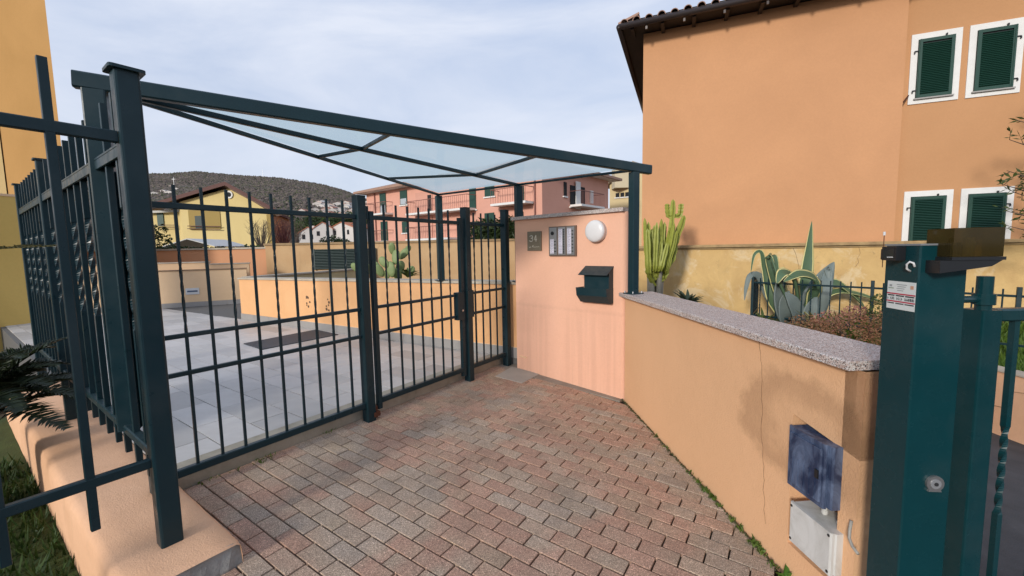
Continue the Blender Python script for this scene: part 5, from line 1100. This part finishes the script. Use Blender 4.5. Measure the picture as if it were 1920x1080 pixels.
# --- small rosettes
def rosette(nm, base, n, L_, w, mats, label, cat, el=(.3, 1.2), group=None):
    t = thing(nm, base, label, cat, group)
    for k in range(n):
        a = k*2.4; e = random.uniform(*el); d = Vector((math.cos(a)*math.cos(e), math.sin(a)*math.cos(e), math.sin(e))); l = L_*random.uniform(.7, 1.1)
        P = [base, base+d*l*.5+UZ*l*.08, base+d*l+UZ*(-l*.05)]; obj('leaf', ribbon(P, (w*.7, w, .004), UZ-d*.6, 0, .3, 7), mats, t)
    return t
b_ = dep(1290, 566, 7.9); rosette('aloe', b_+Vector((0, 0, -.08)), 16, .42, .07, [leafmat('aloe_leaf', (.035, .055, .03), (.09, .12, .07), trans=.05), MATS['aloe_leaf']], 'small dark spiky aloe beside the candelabra cactus', 'aloe')
b_ = dep(1335, 585, 7.2); rosette('succulent', b_+Vector((0, 0, -.05)), 14, .22, .04, [MATS['aloe_leaf'], MATS['aloe_leaf']], 'tiny succulent rosette peeping over the granite coping', 'succulent')
rosette('bromeliad', dep(1530, 622, 7.0), 22, .5, .06, [leafmat('bromeliad_leaf', (.06, .07, .03), (.20, .19, .09)), AGY], 'striped spiky bromeliad at the foot of the agave', 'bromeliad', (.0, 1.0))
b_ = dep(1592, 640, 5.75); b_.z = .06
shrub('red_shrub', b_, [((-.45, .2, .26), (.34, .3, .26)), ((.0, 0, .28), (.42, .35, .30)), ((.45, -.1, .30), (.36, .3, .30)), ((.7, -.2, .34), (.3, .3, .3))], 1500, .017, LEAFR, 'low reddish green shrub in front of the iron garden fence', 'shrub', asp=.4)
shrub('pink_shrub', dep(1585, 612, 6.5)-UZ*.2, [((-.25, 0, .28), (.28, .2, .18)), ((.25, .1, .38), (.22, .2, .14))], 520, .018, LEAFP, 'pink tipped shrub growing through the iron garden fence', 'shrub')
shrub('green_shrub', dep(1655, 612, 6.3)-UZ*.25, [((0, 0, .42), (.24, .22, .36))], 900, .02, LEAFM, 'bright green upright shrub beside the teal pillar', 'shrub')
rosette('ground_fern', dep(1432, 598, 7.5)-UZ*.1, 18, .34, .05, [LEAFM, LEAFM], 'little green fern at the corner of the garden fence', 'fern', (.2, 1.1))
# --- prickly pear behind the planter wall
PB_ = dep(738, 520, 8.2); PB_.z = .55
PAD = NT('prickly_pear_pad'); PAD.set(PAD.mix(PAD.noise(7, 5), (.14, .20, .07), (.27, .33, .14)), .55, spec=.35); PAD = PAD.m
t = thing('prickly_pear', PB_, 'prickly pear with flat oval pads behind the planter wall', 'prickly pear')
def pad(c, r, h, nrm, upv):
    b = MB(); nrm = Vector(nrm).normalized(); upv = Vector(upv).normalized(); s = upv.cross(nrm).normalized(); vs = [c+nrm*.02]; fs = []; S = 16
    for rr, o in ((.55, .024), (.9, .014), (1, 0), (.9, -.014), (.55, -.024)): vs += [c+s*(r*rr*math.cos(2*math.pi*k/S))*(1-.15*math.sin(2*math.pi*k/S)*-1)+upv*(h*rr*math.sin(2*math.pi*k/S))+nrm*o for k in range(S)]
    vs.append(c-nrm*.026)
    for k in range(S): fs.append((0, 1+k, 1+(k+1) % S)); fs.append((len(vs)-1, 1+4*S+(k+1) % S, 1+4*S+k))
    for j in range(4): fs += [(1+j*S+k, 1+(j+1)*S+k, 1+(j+1)*S+(k+1) % S, 1+j*S+(k+1) % S) for k in range(S)]
    return b.add(vs, fs)
for (x, y, r, h, tx) in ((733, 505, .13, .22, -.2), (742, 482, .12, .21, .1), (735, 466, .10, .17, 0), (757, 476, .11, .19, .9), (764, 468, .08, .14, .7), (720, 492, .12, .18, -.8), (712, 508, .12, .18, -.6), (750, 502, .13, .2, .3), (770, 508, .1, .15, .6), (726, 514, .12, .16, .2), (745, 515, .13, .17, -.4), (706, 498, .09, .14, -1), (675, 495, .12, .2, -.1), (667, 502, .10, .16, -.9), (690, 506, .11, .17, .4), (680, 512, .12, .16, 0)):
    c = dep(x, y, 8.2+random.uniform(-.2, .2)); obj('pad', pad(c, r*.68, h*.72, (random.uniform(-.7, .7), -1, random.uniform(-.2, .4)), (tx, random.uniform(-.2, .2), 1)), PAD, t, smooth=True)
rosette('planter_succulent', dep(765, 520, 7.9), 20, .3, .05, [LEAFM, LEAFM], 'leafy green succulent on the planter edge beside the prickly pear', 'succulent', (.1, 1.1))
# --- hedge and trees beyond the boundary wall
for k, px in enumerate((893, 912, 932, 950, 966)):
    b_ = dep(px, 480, 14.6); b_.z = 1.0; shrub('oleander', b_, [((0, 0, .95+random.uniform(-.1, .25)), (.42, .4, .62))], 800, .10, LEAFD, 'dark oleander bush behind the tan boundary wall', 'bush', 'oleander hedge behind the tan wall', asp=.25)
shrub('left_bush', dep(298, 470, 16)-UZ*.6, [((0, 0, .9), (.5, .4, .75)), ((-.5, 0, .6), (.5, .4, .5))], 420, .07, LEAFD, 'dark leafy bush above the lower boundary wall beside the fence post', 'bush')
for k, px in enumerate((320, 352, 385, 415, 445, 470)):
    shrub('wall_ivy', dep(px, 472, 14.3)-UZ*.2, [((0, 0, .22), (.55, .25, random.uniform(.14, .24)))], 260, .06, LEAFD, 'low dark shrub along the top of the lower boundary wall', 'shrub', 'shrubs along the lower boundary wall', stems=3)
def bare(nm, base, h, spread, mat, label, n=46):
    t = thing(nm, base, label, 'shrub'); m = MB()
    for k in range(n):
        a = random.uniform(0, 6.28); r = random.uniform(.2, 1)*spread; e = base+Vector((math.cos(a)*r, math.sin(a)*r*.6, h*random.uniform(.5, 1))); md = base.lerp(e, .5)+Vector((math.cos(a)*r*.1, 0, h*.12))
        m.tube([base+Vector((random.uniform(-.1, .1), 0, 0)), md, e], [.02, .013, .005], 4, False)
        for _ in range(3): f = random.uniform(.4, .95); s = md.lerp(e, f); m.tube([s, s+Vector((random.uniform(-.3, .3), random.uniform(-.2, .2), random.uniform(.05, .4)))], [.008, .003], 3, False)
    obj('twigs', m, mat, t)
bare('bare_shrub', dep(490, 462, 20)-UZ*.4, 1.6, .9, plain('pale_twig', (.30, .24, .17), .9), 'leafless pale twiggy shrub in front of the yellow house')
bare('red_twig_shrub', dep(532, 462, 24)-UZ*.5, 2.0, .7, plain('red_twig', (.22, .08, .07), .9), 'leafless reddish shrub in front of the orange annex', 70)
bare('grey_twig_shrub', dep(552, 462, 30)-UZ*.5, 2.6, .9, plain('grey_twig', (.15, .11, .09), .9), 'leafless grey shrub right of the orange annex', 60)
for k, (px, py, d, r) in enumerate(((560, 432, 190, 5), (580, 425, 200, 6), (600, 421, 210, 6), (622, 419, 210, 6), (645, 418, 210, 6), (668, 416, 210, 6), (690, 414, 210, 6), (592, 414, 240, 7), (630, 411, 250, 6), (665, 409, 250, 6), (550, 422, 220, 6))):
    b_ = dep(px, py, d); shrub('valley_tree', b_-UZ*r*.7, [((0, 0, r*.8), (r, r, r*.7)), ((r*.6, -.3*r, r*.5), (r*.7, r*.6, r*.5))], 420, r*.11, LEAFD if k % 3 else LEAFM, 'dark green tree on the valley side above the white terrace', 'tree', 'trees on the valley side')
shrub('valley_bush', dep(622, 456, 70)-UZ*1.6, [((0, 0, 1.6), (2.0, 1.6, 1.3)), ((1.8, 0, 1.3), (1.6, 1.5, 1.0))], 600, .22, LEAFD, 'round dark bush in front of the white terrace houses', 'bush')
# --- tree at the right edge
TB = Vector((9.0, 6.3, .05)); t = thing('garden_tree', TB, 'thin branched leafy tree reaching in over the shuttered windows', 'tree'); m = MB(); lf = MB()
m.tube([TB, TB+Vector((-.1, 0, 1.2)), TB+Vector((-.15, .05, 2.6)), TB+Vector((.0, .05, 4.6))], [.09, .075, .06, .02], 8)
ends = [(1905, 225, 6.4, 2.6), (1893, 262, 6.2, 2.2), (1888, 320, 6.2, 1.8), (1878, 345, 6.2, 1.6), (1900, 360, 6.3, 1.5), (1885, 395, 6.1, 1.3), (1896, 425, 6.0, 1.1), (1908, 330, 6.2, 1.9), (1912, 395, 6.2, 1.4), (1950, 200, 6.4, 2.8), (1960, 300, 6.3, 2.2), (1960, 400, 6.2, 1.4), (2010, 250, 6.4, 2.5), (2050, 150, 6.5, 3.2), (2080, 330, 6.4, 2.0), (2000, 120, 6.5, 3.3), (1990, 350, 6.2, 1.8), (2060, 60, 6.5, 3.6)]
for px, py, d, zs in ends:
    e = dep(px, py, d); s = TB+Vector((-.12, .03, min(zs, e.z-.1))); md = s.lerp(e, .55)+UZ*.12; m.tube([s, md, e], [.022, .013, .004], 5, False)
    for k in range(9):
        q = md.lerp(e, random.uniform(-.2, 1.05)); tip = q+Vector((random.uniform(-.2, .16), random.uniform(-.15, .15), random.uniform(-.10, .14))); m.tube([q, tip], [.005, .002], 3, False)
        for _ in range(7):
            p = q.lerp(tip, random.uniform(.2, 1.2)); a = (tip-q).normalized()*.5+Vector((random.gauss(0, .6), random.gauss(0, .6), random.gauss(0, .4))); a.normalize(); b = a.cross(Vector((random.gauss(0, 1), random.gauss(0, 1), 1))).normalized(); s_ = .05*random.uniform(.6, 1.3)
            lf.add([p, p+a*s_+b*s_*.28, p+a*s_*2, p+a*s_-b*s_*.28], [(0, 1, 2, 3)])
obj('trunk', m, BARK, t); obj('crown', lf, LEAFM, t)
# --- cycad at the left edge
CYC = leafmat('cycad_leaflet', (.012, .022, .010), (.045, .06, .024), .35, trans=.08)
CY_ = V2(-3.75, 2.72); cb = Vector((CY_.x, CY_.y, .50)); t = thing('cycad', (CY_.x, CY_.y, -.2), 'dark cycad with stiff feathery fronds beside the low wall', 'cycad')
m = MB(); m.tube([(CY_.x, CY_.y, -.25), (CY_.x, CY_.y, .2), (CY_.x, CY_.y, .5)], [.16, .15, .12], 12); obj('trunk', m, BARK, t)
def frond(e, sag, nl=44, L1=.17, w_=.0055, dr=.12):
    b = MB(); s = cb; P = [s.lerp(e, k/20)+UZ*(sag*4*(k/20)*(1-k/20)) for k in range(21)]; b.tube(P, [.008*(1-k/24) for k in range(21)], 5)
    for k in range(nl):
        f = .10+.9*k/(nl-1); x = f*20; i = min(int(x), 19); p = P[i].lerp(P[i+1], x-i); d = (P[i+1]-P[i]).normalized(); sd = d.cross(UZ).normalized(); l = (L1*math.sin(math.pi*min(1, f*.85+.12))+.03)*random.uniform(.85, 1.1); nu = sd.cross(d).normalized()
        for s_ in (-1, 1):
            v = (sd*s_+d*random.uniform(.45, .75)+nu*random.uniform(.15, .5)).normalized(); w = d*w_
            b.add([p-w, p+w, p+v*l*.55+w, p+v*l-UZ*l*dr, p+v*l*.55-w], [(0, 1, 2, 3, 4)])
    return b
for k in range(38):
    a = 2.399*k; el = .05+.75*(k/37); Lf = random.uniform(.62, .82); e = cb+Vector((math.cos(a)*math.cos(el), math.sin(a)*math.cos(el), math.sin(el)-.12))*Lf; obj('frond', frond(e, random.uniform(.06, .14), 60, .15, .0065), CYC, t)
s = cb; fb = dep(104, 462, 2.9); t = thing('palm', (-4.6, 2.6, -.2), 'single arching palm frond in front of the yellow garden wall', 'palm'); cb = Vector((-4.6, 2.6, 1.45)); obj('frond', frond(fb, .05, 50, .16), leafmat('palm_leaflet', (.05, .05, .012), (.15, .13, .04)), t)
m = MB(); m.tube([(-4.6, 2.6, -.25), (-4.6, 2.6, 1.45)], [.1, .08], 10); obj('trunk', m, BARK, t)
for e in (Vector((-5.4, 2.9, 1.6)), Vector((-5.0, 1.9, 1.7)), Vector((-4.5, 3.4, 1.9))): obj('frond', frond(e, .1, 40, .16), MATS['palm_leaflet'], t)
# --- weeds and grass
GRS = leafmat('weed_leaf', (.05, .09, .015), (.16, .24, .045))
def tuft(p, n, h, spread, nm='weed', mat=GRS, **kw):
    m = MB()
    for _ in range(n):
        a = random.uniform(0, 6.28); r = random.random()*spread; b = Vector(p)+Vector((math.cos(a)*r, math.sin(a)*r, 0)); d = Vector((random.gauss(0, .5), random.gauss(0, .5), 1)).normalized(); s = d.cross(Vector((math.cos(a), math.sin(a), 0))).normalized()*h*random.uniform(.10, .2); l = h*random.uniform(.5, 1.2)
        m.add([b-s*.5, b+s*.5, b+d*l*.6+s, b+d*l+Vector((random.gauss(0, .2), random.gauss(0, .2), 0))*l, b+d*l*.6-s], [(0, 1, 2, 3, 4)])
    return obj(nm, m, mat, **kw)
spots = [(1232, 818, 14, .028), (1255, 840, 12, .024), (1297, 888, 16, .026), (1312, 905, 26, .03), (1328, 920, 36, .034), (1340, 935, 34, .034), (1352, 950, 18, .026), (1378, 975, 20, .028), (1395, 992, 22, .03), (1422, 1022, 40, .036), (1436, 1036, 24, .03), (1460, 1060, 12, .03)]
for x, y, n, h in spots:
    p = ground(x, y); q = p.to_2d(); q += RNL*(.018-((q-RA) @ RNL)); tuft((q.x, q.y, gz(q.x, q.y)), n, h, .03, label='small green weed tuft at the foot of the peach street wall', cat='weed', group='weeds along the street wall')
p = R(2.27, -.03, 0); tuft((p.x, p.y, gz(p.x, p.y)), 6, .085, .014, mat=leafmat('broad_weed', (.06, .14, .02), (.12, .24, .04)), label='single broad leaved weed below the grey junction box', cat='weed')
for x, y, n, h in ((372, 906, 12, .02), (400, 896, 10, .018), (446, 880, 8, .02), (487, 866, 24, .024), (505, 858, 24, .022), (610, 812, 12, .022), (622, 808, 14, .02)):
    p = ground(x, y); tuft(p, n, h, .05, label='thin moss and weed patch along the kerb below the gate', cat='weed', group='weeds along the gate kerb')
m = MB()
for x, y in [(1180+12*k+random.uniform(-4, 4), 0) for k in range(26)]:
    s = (x-1180)/300*2.3; 
    for _ in range(22):
        ss = s+random.uniform(-.05, .05); p = R(ss, -.012-abs(random.gauss(0, .010)), 0); z = gz(p.x, p.y)+.002; r = random.uniform(.003, .007); m.add([(p.x-r, p.y, z), (p.x, p.y-r, z), (p.x+r, p.y, z), (p.x, p.y, z+r*1.2)], [(0, 1, 3), (1, 2, 3), (2, 0, 3)])
obj('moss', m, leafmat('moss_green', (.035, .045, .012), (.09, .10, .03)), label='dark moss crumbs in the joint along the street wall', cat='moss', kind='stuff')
m = MB()
def blades(m, n, fx, h):
    for _ in range(n):
        x, y, z = fx(); a = random.uniform(0, 6.28); s = Vector((math.cos(a), math.sin(a), 0))*h*.09; d = Vector((random.gauss(0, .35), random.gauss(0, .35), 1)).normalized()*h*random.uniform(.5, 1.3); b = Vector((x, y, z)); m.add([b-s, b+s, b+d], [(0, 1, 2)])
blades(m, 9000, lambda: (random.uniform(5.63, 9.5), random.uniform(3.6, 5.54), .05), .13)
blades(m, 5000, lambda: (lambda x, y: (x, y, gs(x, y)))(random.uniform(5.2, 9.5), random.uniform(5.55, 8.2)), .22)
obj('grass', m, leafmat('lawn_grass', (.05, .10, .012), (.13, .22, .03)), label='bright green lawn grass behind the low kerb wall', cat='grass', kind='stuff')
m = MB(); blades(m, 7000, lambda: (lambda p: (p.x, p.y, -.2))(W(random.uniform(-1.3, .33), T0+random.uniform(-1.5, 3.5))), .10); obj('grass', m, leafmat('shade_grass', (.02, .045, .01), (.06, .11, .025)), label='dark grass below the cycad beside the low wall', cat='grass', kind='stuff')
